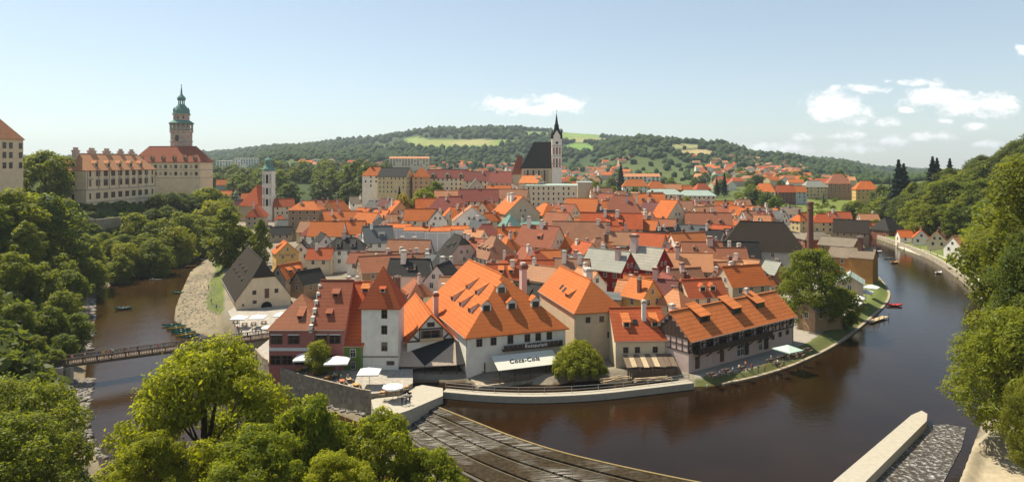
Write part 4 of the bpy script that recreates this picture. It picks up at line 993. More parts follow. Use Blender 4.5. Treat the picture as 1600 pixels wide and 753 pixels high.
# big restaurant
rs = build_house('restaurant_house', -4.75, 150.8, 2.6, 33, 21.4, -69, 'hipend', 'orange', 'white', 8.4, 42.5, 'large white restaurant with huge orange hipped roof and many dormers', 'restaurant', chim=[(-.12,.44,'r',1.6,4.2)], win=False, deep=2, over=.6,
   dorm=[('e', -.26, .36, 2.0, 1.5, 'gable'), ('e', .0, .36, 2.0, 1.5, 'gable'), ('e', .25, .36, 2.0, 1.5, 'gable'), ('e', -.06, .66, 2.0, 1.5, 'gable'),
         ('s', .27, .26, 2.3, 1.3, 'shed'), ('s', .07, .26, 2.3, 1.3, 'shed'), ('s', -.13, .26, 2.3, 1.3, 'shed'), ('s', .13, .54, 2.0, 1.2, 'shed'), ('s', -.08, .54, 2.0, 1.2, 'shed')])
for u in (-8.2, -5.2, -1.6, 2.1, 4.5, 7.0): inst('window', WIN_B, rs.root, (16.53, u, 6.1), (0,0,math.pi/2), (1.05, 1, 1.4 if abs(u+1.6) > .1 else 1.9))
bal = MB().box(16.5, 17.6, -3.4, 9.6, 4.75, 4.95).mesh('balcony', M_WOOD); bo = inst('balcony', bal, rs.root)
for k in range(13): MB().box(17.5, 17.58, -3.35+k*1.0, -2.45+k*1.0, 4.95, 5.95).build('board', M_WOOD, bo)
sign_text('Restaurant', rs.root, (17.64, 3.6, 5.1), (math.pi/2, 0, math.pi/2), 1.15, M_WHITE, .03)
aw = MB(); aw_f = [[(17.9,-6.2,4.3),(21.6,-6.0,2.5),(21.6,7.4,2.5),(17.9,7.0,4.3)]]
awo = roof_solid(aw_f, .06).build('awning', plain('cream_canvas', (.60,.59,.50), .85, var=.08), rs.root)
nrm = math.atan2(4.0, -2.0)
t_ = sign_text('Coca-Cola', awo, (20.25, .0, 3.24), (R(26.6), 0, math.pi/2), 1.5, plain('dark_letter_paint', (.012,.012,.012), .8), .03, .35)
t_.rotation_euler = (R(26.6), 0, math.pi/2)
for y_ in (-5.8, -2.5, .8, 4.1, 7.2): MB().bar((21.4, y_, -1.0), (21.4, y_, 2.5), .2).build('post', M_WOOD, rs.root)
for z_ in (.25, .6, .95): MB().bar((21.75,-8.2,z_), (21.75,9.0,z_), .06, .2).build('rail', M_WOODM, rs.root)
MB().box(16.4, 22.0, -10.2, 10.2, -3.5, 0).build('plinth', M_RUBBLE, rs.root)

# beige river house
bg = build_house('beige_river_house', 15.2, 153.5, 3.2, 25, 10.6, -75, 'hipend', 'orange', 'beige', 10.6, 46, 'beige river house with orange hip shaded on its right end, behind the willow', 'house', win=False, deep=3,
   chim=[(.14,.1,'w',1.9,2.6)], dorm=[('s', .16, .22, 2.8, 1.0, 'shed')])
for (u, z_) in ((-2.5, 8.2), (.6, 8.2), (-3.4, 3.4), (2.4, 4.8)): inst('window', WIN_B, bg.root, (12.53, u, z_), (0,0,math.pi/2), (.9, 1, 1.1))
for (x_, y_) in ((.0, -.32), (-.10, -.30)): inst('skylight', SKYL, bg.root, (x_*25, y_*10.6, 10.8+(5.3-abs(y_)*10.6)*1.035+.12), (R(46), 0, 0), (.8, 1.3, 1))
# cream house with two box dormers, lean-to ruin in front
cr_ = build_house('cream_river_house', 26.0, 141.4, 3.2, 10.6, 10.4, 4, 'gable', 'redorange', 'cream', 5.9, 45, 'cream river house with two white box dormers and a tall white chimney', 'house', win=False, roof2='bright', chim=[(.13,-.2,'w',.85,3.0)], dorm=[('s', -.24, .36, 1.5, 1.2, 'shed'), ('s', .32, .36, 1.5, 1.2, 'shed')])
for u in (-3.2, -.8, 2.9): inst('window', WIN_B, cr_.root, (u, -5.23, 3.2), (0,0,0), (.9, 1, 1.1))
inst('skylight', SKYL, cr_.root, (-.6, -2.6, 8.85), (R(45), 0, 0), (.9, 1.2, 1))
ln_ = empty('lean_to', (X(1016, 133.4), 133.4, 2.9), R(4), 'ruined timber lean-to with broken plank roof below the cream river house', 'shed')
for k in range(9): roof_solid([[(-5.2+k*1.15, -2.0+.25*((k*7) % 3), 2.0),(-4.15+k*1.15, -2.0+.25*((k*5) % 3), 2.0),(-4.15+k*1.15, 2.2, 3.4),(-5.2+k*1.15, 2.2, 3.4)]], .1).build('roof_plank', (M_WOODL if k in (1,2,3,5,6,8) and k % 2 else M_WOODM), ln_)
for x_ in (-5, -2.5, 0, 2.5, 5): MB().bar((x_,-1.8,-1),(x_,-1.8,2.0), .16).build('post', M_WOODM, ln_)
for k in range(22): MB().box(-5+k*.46, -4.62+k*.46, -1.5, -1.42, -.6, 1.5).build('plank', M_WOODM, ln_)

# half-timbered inn on the quay
LC = Vector(U(1075, 530, 10.3)); RC = Vector(U(1243, 490, 10.3)); ang = math.atan2(RC.y-LC.y, RC.x-LC.x); Lh = (RC-LC).length-1
mid = (LC+RC)/2; nin = Vector((-math.sin(ang), math.cos(ang), 0)); ctr = mid+nin*4.95
hi = build_house('half_timbered_inn', ctr.x, ctr.y, 4.0, Lh, 9.4, math.degrees(ang), 'gable', 'bright', 'rosy', 6.4, 42, 'long half-timbered inn with bright orange roof and wooden gallery on the quay', 'inn', win=False, over=.9, roof2='bright',
    chim=[(-.45,.12,'w',1.1,1.8),(.22,.06,'w',.9,2.2)], dorm=[('s', -.30, .38, 3.2, 1.5, 'shed', M_WOOD), ('s', .0, .42, 3.2, 1.5, 'shed', M_WOOD), ('s', .24, .46, 3.2, 1.4, 'shed', M_WOOD)])
yy = -4.76
for z_ in (3.45, 4.75, 6.05): MB().box(-Lh/2-.05, Lh/2+.05, yy-.10, yy, z_-.11, z_+.11).build('timber', M_WOOD, hi.root)
nb = 26
for k in range(nb+1):
    x_ = -Lh/2+k*Lh/nb; MB().box(x_-.1, x_+.1, yy-.08, yy-.005, 3.5, 6.1).build('timber', M_WOOD, hi.root)
    if k < nb and k % 2 == 0: MB().bar((x_, yy-.05, 3.55), (x_+Lh/nb, yy-.05, 4.7), .16, .06).build('timber', M_WOOD, hi.root)
    if k < nb and k % 3 == 1: MB().bar((x_, yy-.05, 6.0), (x_+Lh/nb, yy-.05, 4.8), .16, .06).build('timber', M_WOOD, hi.root)
gx = -Lh/2-.02
for z_ in (3.5, 4.8, 6.1): MB().box(gx-.09, gx, -4.7, 4.7, z_-.1, z_+.1).build('timber', M_WOOD, hi.root)
for k in range(7): MB().box(gx-.07, gx, -4.6+k*1.5-.09, -4.6+k*1.5+.09, 3.5, 6.1).build('timber', M_WOOD, hi.root)
for k in range(9):   # boarded gable
    y0 = -4.5+k*1.0; zt = 6.3+(4.7-abs(y0+.5))*.9-.5
    MB().box(gx-.06, gx, y0, y0+.94, 6.2, zt).build('gable_board', M_WOOD, hi.root)
g_ = MB().box(-Lh/2+1.2, Lh/2-10.5, yy-1.5, yy-.1, 3.1, 3.3).build('gallery', M_WOOD, hi.root)
for k in range(22):
    x_ = -Lh/2+1.25+k*(Lh-11.8)/22; MB().box(x_, x_+(Lh-11.8)/22-.06, yy-1.5, yy-1.42, 3.3, 4.35).build('board', M_WOOD, g_)
for k in range(8):
    x_ = -Lh/2+2+k*3.5; MB().bar((x_, yy-1.3, 3.05), (x_, yy-.05, 1.9), .18).build('bracket', M_WOOD, hi.root)
for k in range(6):
    x_ = -Lh/2+2.2+k*4.3; inst('window', WIN_B, hi.root, (x_, yy-.02, 3.6), (0,0,0), (2.0, 1, 2.0))
for x_ in (-Lh/2+2.6, -Lh/2+10.5): MB().box(x_-.6, x_+.6, yy-.1, yy, 0, 2.3).build('door', M_FRAMEB, hi.root)
for x_ in (-Lh/2+16.2, -Lh/2+17.4, -Lh/2+24.0): inst('window', WIN_W, hi.root, (x_, yy-.02, .1), (0,0,0), (1.1, 1, 2.4))
for x_ in (-Lh/2+18.9, -Lh/2+26.2): MB().box(x_-.7, x_+.7, yy-.14, yy, 0, 2.6).build('door', M_WOOD, hi.root)
for (x_, z_) in ((Lh/2-8.2, 1.7), (Lh/2-5.4, 1.9), (Lh/2-2.5, 2.0), (Lh/2-1.2, 4.2)): inst('window', WIN_SB, hi.root, (x_, yy-.02, z_), (0,0,0), (.9, 1, 1.0))

# black barn
bn = build_house('barn', -81.0, 210.0, 3.0, 42, 14.8, 118, 'halfhip', 'darkbrown', 'cream', 3.4, 54, 'old barn with tall dark half-hipped roof and cream end wall on the river bank', 'barn', win=False, chim=0, over=.5,
    dorm=[('n', x_, up_, 2.2, .45, 'shed') for x_, up_ in ((-.30,.35),(-.12,.35),(.06,.35),(.24,.35),(-.21,.55),(-.03,.55),(.15,.55))])
a_ = -21.03
for (y_, z_, w_, h_) in ((-2.6, 4.6, .9, 1.1), (3.4, 4.6, .9, 1.1), (-5.6, 1.6, .4, .6), (-2.5, 2.0, .9, .9)): inst('window', WIN_SB, bn.root, (a_, -y_, z_), (0,0,-math.pi/2), (w_, 1, h_))
MB().box(a_-.08, a_, -1.4, -.2, 3.3, 6.0).build('door', M_FRAMEB, bn.root)
ar = MB(); pts = [(a_-.10, -.7+1.5*math.cos(th), .8+1.5*math.sin(th)) for th in [math.pi*k/10 for k in range(11)]]
ar.quad([(a_-.10, -2.2, -.5)] + pts[::-1] + [(a_-.10, .8, -.5)]); ar.build('gateway', plain('dark_gateway', (.012,.011,.010), .9), bn.root)

# yellow inn lettering
sign_text('Na Ostrově', YELLOW.root, (-YELLOW.L/2-.04, 0, YELLOW.h-1.0), (math.pi/2, 0, -math.pi/2), 1.15, plain('brown_letter_paint', (.16,.08,.03), .8), .01)

# ------------------------------------------------------------------ castle on the rock
cx0, cx1 = -211.5, -197.8
cs = build_house('castle_palace', (cx0+cx1)/2, 340.0, 20.0, 60, 13.7, -90, 'hip', 'pale', 'sand', 22.0, 47, 'large ochre castle palace with pale orange roof, dormers and ornate chimneys', 'castle', win=False, chim=0, deep=8, over=.6,
    dorm=[('n', x_, .16, 2.6, 1.7, 'gable') for x_ in (-.34, -.18, -.02, .14, .30)] + [('e', .0, .18, 2.4, 1.6, 'gable')])
zc = 20.0
for i in range(10):
    lx = -27+i*6.0; sg = .9 if i in (0, 9) else 2.2
    for k, (z_, hh_) in enumerate(((2.6, 2.0), (8.2, 2.5), (14.2, 2.6), (18.8, 2.4))):
        inst('window', WIN_B, cs.root, (lx, 6.87, z_), (0,0,math.pi), (sg*1.25, 1.6, hh_))
        if k == 2: MB().quad([(lx-1.9,7.15,17.0),(lx+1.9,7.15,17.0),(lx,7.15,18.2)]).quad([(lx-1.9,6.9,17.0),(lx-1.9,7.15,17.0),(lx,7.15,18.2),(lx,6.9,18.2)]).quad([(lx+1.9,7.15,17.0),(lx+1.9,6.9,17.0),(lx,6.9,18.2),(lx,7.15,18.2)]).build('pediment', M_STONE, cs.root)
for y_ in (-3.2, 0.8): 
    inst('window', WIN_SB, cs.root, (30.03, y_, 8.0), (0,0,math.pi/2), (1.0, 1, 2.2)); inst('window', WIN_SB, cs.root, (30.03, y_, 14.2), (0,0,math.pi/2), (1.4, 1, 2.2)); inst('window', WIN_SB, cs.root, (30.03, y_, 18.6), (0,0,math.pi/2), (1.2, 1, 2.0))
for z_, t__ in ((6.4, .3), (12.2, .5), (21.3, .6)): MB().box(-30.25, 30.25, -7.1, 7.1, z_, z_+t__).build('string_course', M_STONE, cs.root)
for i in range(8): MB().box(-30.1+i*8.4, -29.5+i*8.4, 6.86, 7.0, 12.7, 21.3).build('pilaster', wall_mat('stone'), cs.root)
for x_, w_ in ((26, 3.2), (14, 4.4), (2, 4.0), (-10, 3.0), (-20, 3.0)):
    cb = MB().box(x_-w_/2, x_+w_/2, -1.4, .2, 26, 31.2).box(x_-w_/2-.25, x_+w_/2+.25, -1.65, .45, 30.4, 30.9)
    for q in (-.3, 0, .3): cb.box(x_+q*w_-.35, x_+q*w_+.35, -1, -.2, 31.2, 32.4)
    cb.build('chimney', wall_mat('pinkbeige'), cs.root)
MB().box(11.0, 13.4, 6.86, 7.05, 0, 3.2).build('door', plain('red_door', (.28,.06,.035), .7), cs.root)
hr = build_house('castle_wing', X(270, 408), 408.0, 30.5, 42.5, 15, -3, 'hip', 'redbrown', 'sand', 15.6, 50, 'grey-brown castle wing with red roof in front of the round tower', 'castle', win=False, chim=0, deep=10, over=.6,
    dorm=[('s', x_, .12, 2.0, 1.6, 'gable') for x_ in (-.38, -.22, -.06, .10, .26, .40)])
for i in range(13):
    for z_ in (7.2, 11.4):
        lx = -19+i*3.15
        if i % 2 == 0: inst('window', WIN_SB, hr.root, (lx, -7.53, z_), (0,0,0), (1.5, 1.5, 2.0))
        else: MB().box(lx-.7, lx+.7, -7.56, -7.48, z_, z_+1.9).build('blind_panel', wall_mat('stone'), hr.root)
for z_ in (5.6, 10.2, 14.6): MB().box(-21.4, 21.4, -7.7, 7.7, z_, z_+.3).build('string_course', M_STONE, hr.root)
ct = empty('castle_tower', (X(283.5, 417), 417.0, 30.0), 0, 'round painted castle tower with arcaded gallery and green copper spire', 'castle tower')
k_ = 417/1043
def tz_(y): return CAMZ+(HORY-y)*k_-30
M_FRESCO, t, b = nodes_of('faded_fresco'); co = t.nodes.new('ShaderNodeTexCoord')
n1 = noise(t, .45, 6, .7, co.outputs['Object']); n2 = noise(t, 1.6, 4, .6, co.outputs['Object'])
f1 = mixc(t, mrange(t, n1.outputs['Fac'], .35, .65, 0, 1), (.36,.23,.18), (.56,.46,.36)); f2 = mixc(t, mrange(t, n2.outputs['Fac'], .5, .8, 0, .6), f1, (.22,.17,.13))
lnk(t, f2, b.inputs['Base Color']); b.inputs['Roughness'].default_value = .9
MB().lathe([(6.3,-8),(6.2,tz_(208)),(6.75,tz_(207)),(6.75,tz_(204.5)),(5.0,tz_(204.4)),(5.0,tz_(193))], 24).build('shaft', M_FRESCO, ct)
for z0_, z1_ in ((tz_(222), tz_(220.5)), (tz_(232), tz_(231))): MB().lathe([(6.35,z0_),(6.55,z0_+.2),(6.55,z1_),(6.3,z1_+.1)], 24).build('string_course', M_STONE, ct)
for j in range(16):
    th = 2*math.pi*j/16; x_, y_ = 6.3*math.cos(th), 6.3*math.sin(th)
    MB().lathe([(.42,tz_(204.5)),(.34,tz_(203)),(.34,tz_(196)),(.6,tz_(194.4))], 6, cx=x_, cy=y_).build('column', M_STONE, ct)
    MB().bar((6.6*math.cos(th),6.6*math.sin(th),tz_(201.5)), (6.6*math.cos(th+.39),6.6*math.sin(th+.39),tz_(201.5)), .2, .9).build('parapet', M_STONE, ct)
rf_ = MB().lathe([(6.6,tz_(194.6)),(7.3,tz_(193.5)),(7.3,tz_(192.8)),(4.9,tz_(188.6))], 24).build('gallery_roof', M_COPPER, ct)
MB().lathe([(4.7,tz_(189.5)),(4.6,tz_(181)),(5.3,tz_(180)),(5.3,tz_(178.8))], 16).build('upper_drum', M_FRESCO, ct)
MB().lathe([(5.2,tz_(179.2)),(4.9,tz_(177)),(4.5,tz_(173)),(3.3,tz_(168)),(2.4,tz_(165)),(2.0,tz_(163.6))], 16).build('bell_roof', M_COPPER, ct)
for j in range(8):
    th = 2*math.pi*j/8+.2; MB().lathe([(.25,tz_(164)),(.2,tz_(157))], 5, cx=1.7*math.cos(th), cy=1.7*math.sin(th)).build('lantern_post', M_COPPER, ct)
    th2 = 2*math.pi*j/8; MB().lathe([(.5,tz_(176)),(.75,tz_(172.5)),(.35,tz_(170.5)),(.05,tz_(168.5))], 6, cx=4.3*math.cos(th2), cy=4.3*math.sin(th2)).build('pinnacle', M_COPPER, ct)
MB().lathe([(2.2,tz_(157.4)),(2.6,tz_(155)),(2.3,tz_(152.5)),(1.2,tz_(149.5)),(.6,tz_(147.5)),(.5,tz_(143)),(.08,tz_(134))], 12).build('spire', M_COPPER, ct)
MB().lathe([(.1,tz_(134.4)),(.45,tz_(133.4)),(.1,tz_(132.4))], 6).build('finial', M_METAL, ct)
MB().box(-.6,1.2,-6.5,-6.0,tz_(221),tz_(212)).build('window', M_GLASS, ct)
for th in (-2.2, -1.57, -.9):
    MB().lathe([(.55,tz_(186.5)),(.55,tz_(183))], 6, cx=4.35*math.cos(th), cy=4.35*math.sin(th)).build('window', M_GLASS, ct)
# upper castle at the frame's edge
uc = build_house('upper_castle', -214.6, 264.0, 34.5, 28, 20, 0, 'hip', 'pale', 'sand', 20.5, 52, 'tall grey stone upper castle with orange roof at the left edge', 'castle', win=False, chim=0, deep=12)
for i, x_ in enumerate((-9,-5,1,5.5,9,12.6)):
    for z_ in (8.5, 12.6, 16.4):
        if (i*3+int(z_)) % 4: inst('window', WIN_SB, uc.root, (14.03, x_*.75-1, z_), (0,0,math.pi/2), (1.6, 1.5, 2.2))
b2 = build_house('castle_stable', X(92, 405), 405.0, 30, 38, 13, 4, 'gable', 'pale', 'ochre', 10.5, 45, 'pale orange castle roof peeking out behind the palace', 'castle', win=False, chim=2, deep=10)
# garden retaining walls under the castle
for (lab, pts, z0, z1) in (('tall stone garden wall at the left foot of the castle palace', [(-216,309),(-236,309)], 12, 31), ('low stone terrace wall below the castle palace', [pd(120,292),pd(150,290),pd(190,305)], 8, 20.5)):
    o = wall_line('garden_wall', [Vector((p[0], p[1], 0)) for p in pts], z0, z1, 1.0, M_RUBBLE); tag(o, lab, 'wall')

# ------------------------------------------------------------------ church with the black roof
CH = 436.0; kc = CH/F
def cz(y, d=CH): return CAMZ+(HORY-y)*d/F
ch = empty('church', (X(840, CH), CH, 0), 0, 'gothic church with steep black roof and slim pale tower with black spire', 'church')
xl, xr = (815-840)*kc, (862-840)*kc; hw = 8.0; ze, zr = cz(261), cz(222)
mb = MB().box(xl, xr, -hw, hw, 18, ze); mb.quad([(xr+.02,-hw,ze),(xr+.02,hw,ze),(xr+.02,0,zr-.3)]); mb.build('nave', wall_mat('cream'), ch)
rx = (834-840)*kc
roof_solid([[(xl-.8,-hw-.8,ze-.6),(xr+.3,-hw-.8,ze-.6),(xr+.3,0,zr),(rx,0,zr)],[(xr+.3,hw+.8,ze-.6),(xl-.8,hw+.8,ze-.6),(rx,0,zr),(xr+.3,0,zr)],[(xl-.8,hw+.8,ze-.6),(xl-.8,-hw-.8,ze-.6),(rx,0,zr)]], .3).build('roof', roof_mat('black'), ch)
for i in range(5):
    x_ = xl+2+i*3.6; MB().box(x_-.5, x_+.5, -hw-1.6, -hw, 18, ze-2.2).build('buttress', wall_mat('stone'), ch)
    if i < 4: MB().box(x_+1.2, x_+2.4, -hw-.06, -hw+.1, ze-9, ze-2).build('window', M_GLASS, ch)
for i in range(4): roof_solid([[(-4+i*3.0-.3, -4.3, ze+7.2),(-4+i*3.0+.3, -4.3, ze+7.2),(-4+i*3.0+.3, -3.2, ze+8.2),(-4+i*3.0-.3, -3.2, ze+8.2)]], .6).build('dormer', roof_mat('black'), ch)
side = roof_solid([[(xl-6.5,-5,cz(272)),(xl+.5,-5,cz(272)),(xl+.5,0,cz(243)),(xl-2.5,0,cz(243))],[(xl-6.5,5,cz(272)),(xl-6.5,-5,cz(272)),(xl-2.5,0,cz(243))]], .3).build('side_roof', roof_mat('redbrown'), ch)
MB().box(xl-6, xl, -4.8, 4.8, 18, cz(272)).build('chancel', wall_mat('beige'), ch)
# tower
tx = (868.6-840)*kc; tw_ = 3.1; ty0 = -9.5
zt_ = cz(217)
tb = MB().box(tx-tw_, tx+tw_, ty0, ty0+2*tw_, 18, zt_)
for (sx, sy) in ((0,-1),(1,0),(-1,0),(0,1)):
    if sy: tb.quad([(tx-tw_,ty0+tw_+sy*tw_,zt_),(tx+tw_,ty0+tw_+sy*tw_,zt_),(tx,ty0+tw_+sy*tw_,cz(205))])
    else: tb.quad([(tx+sx*tw_,ty0,zt_),(tx+sx*tw_,ty0+2*tw_,zt_),(tx+sx*tw_,ty0+tw_,cz(205))])
tb.build('tower', wall_mat('white'), ch)
for z_ in (228.5, 244.5, 256): MB().box(tx-tw_-.2, tx+tw_+.2, ty0-.2, ty0+2*tw_+.2, cz(z_)-.15, cz(z_)+.25).build('string_course', M_STONE, ch)
for (y0, y1) in ((242,231), (262,248)):
    for q in (-1.9, 1.9): MB().box(tx+q-.5, tx+q+.5, ty0-.06, ty0+.1, cz(y0), cz(y1)).build('pink_panel', wall_mat('pink'), ch)
    MB().box(tx-.5, tx+.5, ty0-.09, ty0+.1, cz(y0), cz(y1)).build('window', M_GLASS, ch)
MB().lathe([(.9,0),(.9,.1)], 12).build('clock_face', M_GLASS, ch, (tx, ty0-.05, cz(224)), 0).rotation_euler = (R(90), 0, 0)
M_SP = roof_mat('black')
for (sx, sy) in ((-1,-1),(1,-1),(1,1),(-1,1)):
    MB().lathe([(.75,zt_-.4),(.75,zt_+1.6),(.06,cz(204))], 6, cx=tx+sx*(tw_-.2), cy=ty0+tw_+sy*(tw_-.2)).build('pinnacle', M_SP, ch)
MB().lathe([(3.2,zt_+.3),(2.5,cz(208)),(1.5,cz(199)),(1.75,cz(198)),(1.1,cz(195)),(.12,cz(179))], 8, cx=tx, cy=ty0+tw_).build('spire', M_SP, ch)
MB().bar((tx,ty0+tw_,cz(179.5)),(tx,ty0+tw_,cz(173)), .16).bar((tx-.7,ty0+tw_,cz(175)),(tx+.7,ty0+tw_,cz(175)), .14).build('cross', M_METAL, ch)

# ------------------------------------------------------------------ little white church tower with green dome
JD = 440.0; kj = JD/F
def jz(y): return CAMZ+(HORY-y)*kj
jt = empty('chapel_tower', (X(420, JD), JD, 6), 0, 'slim white baroque church tower with green onion dome', 'church tower')
w_ = 3.15
MB().box(-w_, w_, -w_, w_, -4, jz(268)-6).build('shaft', wall_mat('white'), jt)
for z_ in (268, 290, 307): MB().box(-w_-.3, w_+.3, -w_-.3, w_+.3, jz(z_)-6-.3, jz(z_)-6+.25).build('cornice', M_WHITE, jt)
for (y0, y1) in ((287,272), (304,293), (322,310)):
    for q in (-2.1, 2.1): MB().box(q-.55, q+.55, -w_-.06, -w_+.1, jz(y0)-6, jz(y1)-6).build('panel', wall_mat('grey'), jt)
    MB().box(-.75, .75, -w_-.06, -w_+.1, jz(y0)-5.8, jz(y1)-6.4).build('window', M_GLASS, jt)
MB().lathe([(4.4,jz(267)-6),(4.3,jz(264)-6),(3.1,jz(261)-6),(2.5,jz(258)-6),(2.1,jz(257.5)-6),(2.0,jz(253.5)-6),(2.7,jz(253)-6),(2.6,jz(250)-6),(1.0,jz(247)-6),(.35,jz(245)-6),(.06,jz(239)-6)], 8).build('dome', M_COPPER, jt)
nv = build_house('chapel', X(405, 452), 452.0, 6.0, 19, 16, 68, 'hip', 'redorange', 'beige', 11.0, 58, 'tall steep red roof of the chapel behind the white church tower', 'chapel', win=False, chim=0)

# ------------------------------------------------------------------ brewery smokestack
cd = 262.0; st = empty('smokestack', (X(1266, cd), cd, 8), 0, 'tall brick brewery smokestack behind the quay tree', 'chimney')
zt2 = Z(315, cd)-8
MB().lathe([(1.35,-4),(1.05,zt2-1.2),(1.3,zt2-1.0),(1.3,zt2-.2),(1.0,zt2)], 12).build('shaft', M_BRICK, st)
MB().lathe([(1.36,zt2-3.0),(1.3,zt2-2.7),(1.25,zt2-2.6)], 12).build('collar', M_BRICK, st)
# ------------------------------------------------------------------ trees
def leaf_quads(C, Nrm, size, r, elong=1.5):
    n = len(C); t1 = np.cross(Nrm, r.normal(size=(n, 3))); t1 /= np.linalg.norm(t1, axis=1)[:, None]+1e-9
    t2 = np.cross(Nrm, t1); s = (size*(r.uniform(.5, 1.5, n)))[:, None]
    a, b = t1*s*.5*elong, t2*s*.36
    bend = Nrm*s*.12
    V = np.stack([C-a-bend, C+b, C+a-bend, C-b], 1).reshape(-1, 3)
    return V
def crown_mesh(name, lobes, n_leaf, leaf, mat, seed, droop=0.0, shell=.55):
    r = np.random.default_rng(seed); cs = np.array([l[0] for l in lobes]); rs = np.array([l[1] for l in lobes])
    w = (rs**2).prod(1)**(1/3.); w = rs.mean(1)**2; idx = r.choice(len(lobes), n_leaf, p=w/w.sum())
    dirs = r.normal(size=(n_leaf, 3)); dirs[:, 2] += .25; dirs /= np.linalg.norm(dirs, axis=1)[:, None]
    rad = r.uniform(shell, 1.0, n_leaf)**.8+np.abs(r.normal(size=n_leaf))*.26
    C = cs[idx]+dirs*rs[idx]*rad[:, None]; C[:, 2] -= droop*np.abs(r.normal(size=n_leaf))*rs[idx][:, 2]
    Nn = dirs+r.normal(size=(n_leaf, 3))*.55+np.array([0, 0, .55]); Nn /= np.linalg.norm(Nn, axis=1)[:, None]
    V = leaf_quads(C, Nn, leaf, r); Fq = np.arange(n_leaf*4).reshape(-1, 4)
    return np_mesh(name, V, Fq, mat)
def trunk_mesh(name, H, r0, lobes, n_limb, seed, top=.72, lean=0.0):
    rd = random.Random(seed); mb = MB()
    pts = [(0,0,-1.5)] + [(lean*H*k*k+rd.uniform(-.02,.02)*H*(k > 0), rd.uniform(-.02,.02)*H*(k > 0), k*top*H) for k in (0, .25, .5, .75, 1.0)]
    mb.tube(pts, [r0*1.25, r0, r0*.8, r0*.62, r0*.42, r0*.16], 8)
    for (c, rr) in rd.sample(list(lobes), min(n_limb, len(lobes))):
        k = max(.2, min(.62, c[2]/H*.72)); s = Vector((lean*H*k*k, 0, k*H*top*1.1)); e = Vector(c); m = s.lerp(e, .5)+Vector((0, 0, -.03*H))
        mb.tube([s, m, e], [r0*.38, r0*.22, r0*.07], 5, cap=False)
    return mb.mesh(name, M_BARK)
def round_lobes(seed, H, Rr, n, z0=.28, lobe=.30, egg=.0, jitter=.24, flat=.9):
    r = np.random.default_rng(seed); out = []
    for i in range(n):
        th = i*2.39996+r.uniform(-.3, .3); u = (i+.5)/n; zz = z0+(1-z0)*u
        q = math.sin(math.pi*min(1, max(0, (u*.88+.10))))**(.62+egg); k = r.uniform(.45, 1.0)**.5
        rad = max(0, q*k*(1-lobe*.5)*(1+r.uniform(-jitter, jitter)*1.6))*Rr; lr = Rr*lobe*r.uniform(.5, 1.35)
        out.append(((rad*math.cos(th), rad*math.sin(th), (zz-.06+r.uniform(-.03,.03))*H*(.96)), (lr*1.12, lr*1.12, lr*flat)))
    return out
LEAF_A = leaf_mat('leaf_summer_green', (.175, .215, .024), .58); LEAF_B = leaf_mat('leaf_dark_green', (.105, .14, .024), .52)
LEAF_M = leaf_mat('leaf_maple_yellowgreen', (.235, .275, .018), .62, (.31, .31, .02)); LEAF_Y = leaf_mat('leaf_dry_yellow', (.145, .175, .024), .60, (.20, .19, .026))
LEAF_W = leaf_mat('leaf_willow', (.24, .27, .022), .58); LEAF_C = leaf_mat('needle_dark', (.022, .042, .018), .15)
LEAF_G = leaf_mat('leaf_golden', (.32, .26, .03), .4)
ARCH = {}
def arch(key, H, Rr, nl, nleaf, leaf, mat, seed, r0, z0=.28, lobe=.30, limbs=8, egg=0., droop=0., lean=0., flat=.9):
    lb = round_lobes(seed, H, Rr, nl, z0, lobe, egg, flat=flat); ARCH[key] = (H, trunk_mesh('trunk', H, r0, lb, limbs, seed, lean=lean), crown_mesh('crown', lb, nleaf, leaf, mat, seed, droop))
arch('maple', 20, 9.4, 210, 60000, .30, LEAF_M, 3, .45, .14, .135, 40, flat=.66)
arch('maple2', 16, 7.5, 150, 42000, .29, LEAF_M, 13, .38, .12, .14, 26, flat=.66)
arch('dry', 30, 9.5, 170, 66000, .32, LEAF_Y, 5, .5, .12, .16, 40, .15)
arch('bush', 14, 8.5, 190, 46000, .29, LEAF_A, 8, .35, .05, .14, 14)
arch('quay', 20, 8.6, 130, 26000, .38, LEAF_A, 9, .45, .18, .16, 24)
for i, (mt) in enumerate((LEAF_A, LEAF_A, LEAF_B)):
    arch('mid%d' % i, 16, 5.8+i*.5, 70, 9000, .50, mt, 20+i, .32, .08+.04*i, .20, 8, .1*i)
arch('tall', 20, 4.6, 70, 8000, .48, LEAF_A, 31, .3, .10, .22, 16, .3)
arch('midy', 16, 5.8, 46, 9000, .48, LEAF_W, 33, .3, .10, .27, 8)
for i, mt in enumerate((LEAF_A, LEAF_B, LEAF_B)):
    arch('far%d' % i, 15, 5.6, 20, 1500, 1.05, mt, 40+i, .35, .06, .36, 3)
arch('gold', 12, 4.5, 20, 1500, .9, LEAF_G, 47, .3, .06, .36, 3)
# conifer
r = np.random.default_rng(50); n = 4200; u = r.uniform(0, 1, n)**.72; th = r.uniform(0, 2*np.pi, n); tier = .75+.25*np.cos(u*2*np.pi*11)
rad = (1-u)*4.2*tier*r.uniform(.35, 1, n)**.5*(1+.18*np.sin(th*5+u*30)); C = np.column_stack([rad*np.cos(th), rad*np.sin(th), 1.5+u*18.5-rad*.22])
Nn = np.column_stack([np.cos(th)*.5, np.sin(th)*.5, np.ones(n)])+r.normal(size=(n, 3))*.4; Nn /= np.linalg.norm(Nn, axis=1)[:, None]
ARCH['conifer'] = (20, MB().tube([(0,0,-1.5),(0,0,10),(0,0,19.5)], [.35,.2,.04], 6).mesh('trunk', M_BARK), np_mesh('crown', leaf_quads(C, Nn, .34+.42*(1-u), r, 1.8), np.arange(n*4).reshape(-1, 4), LEAF_C))
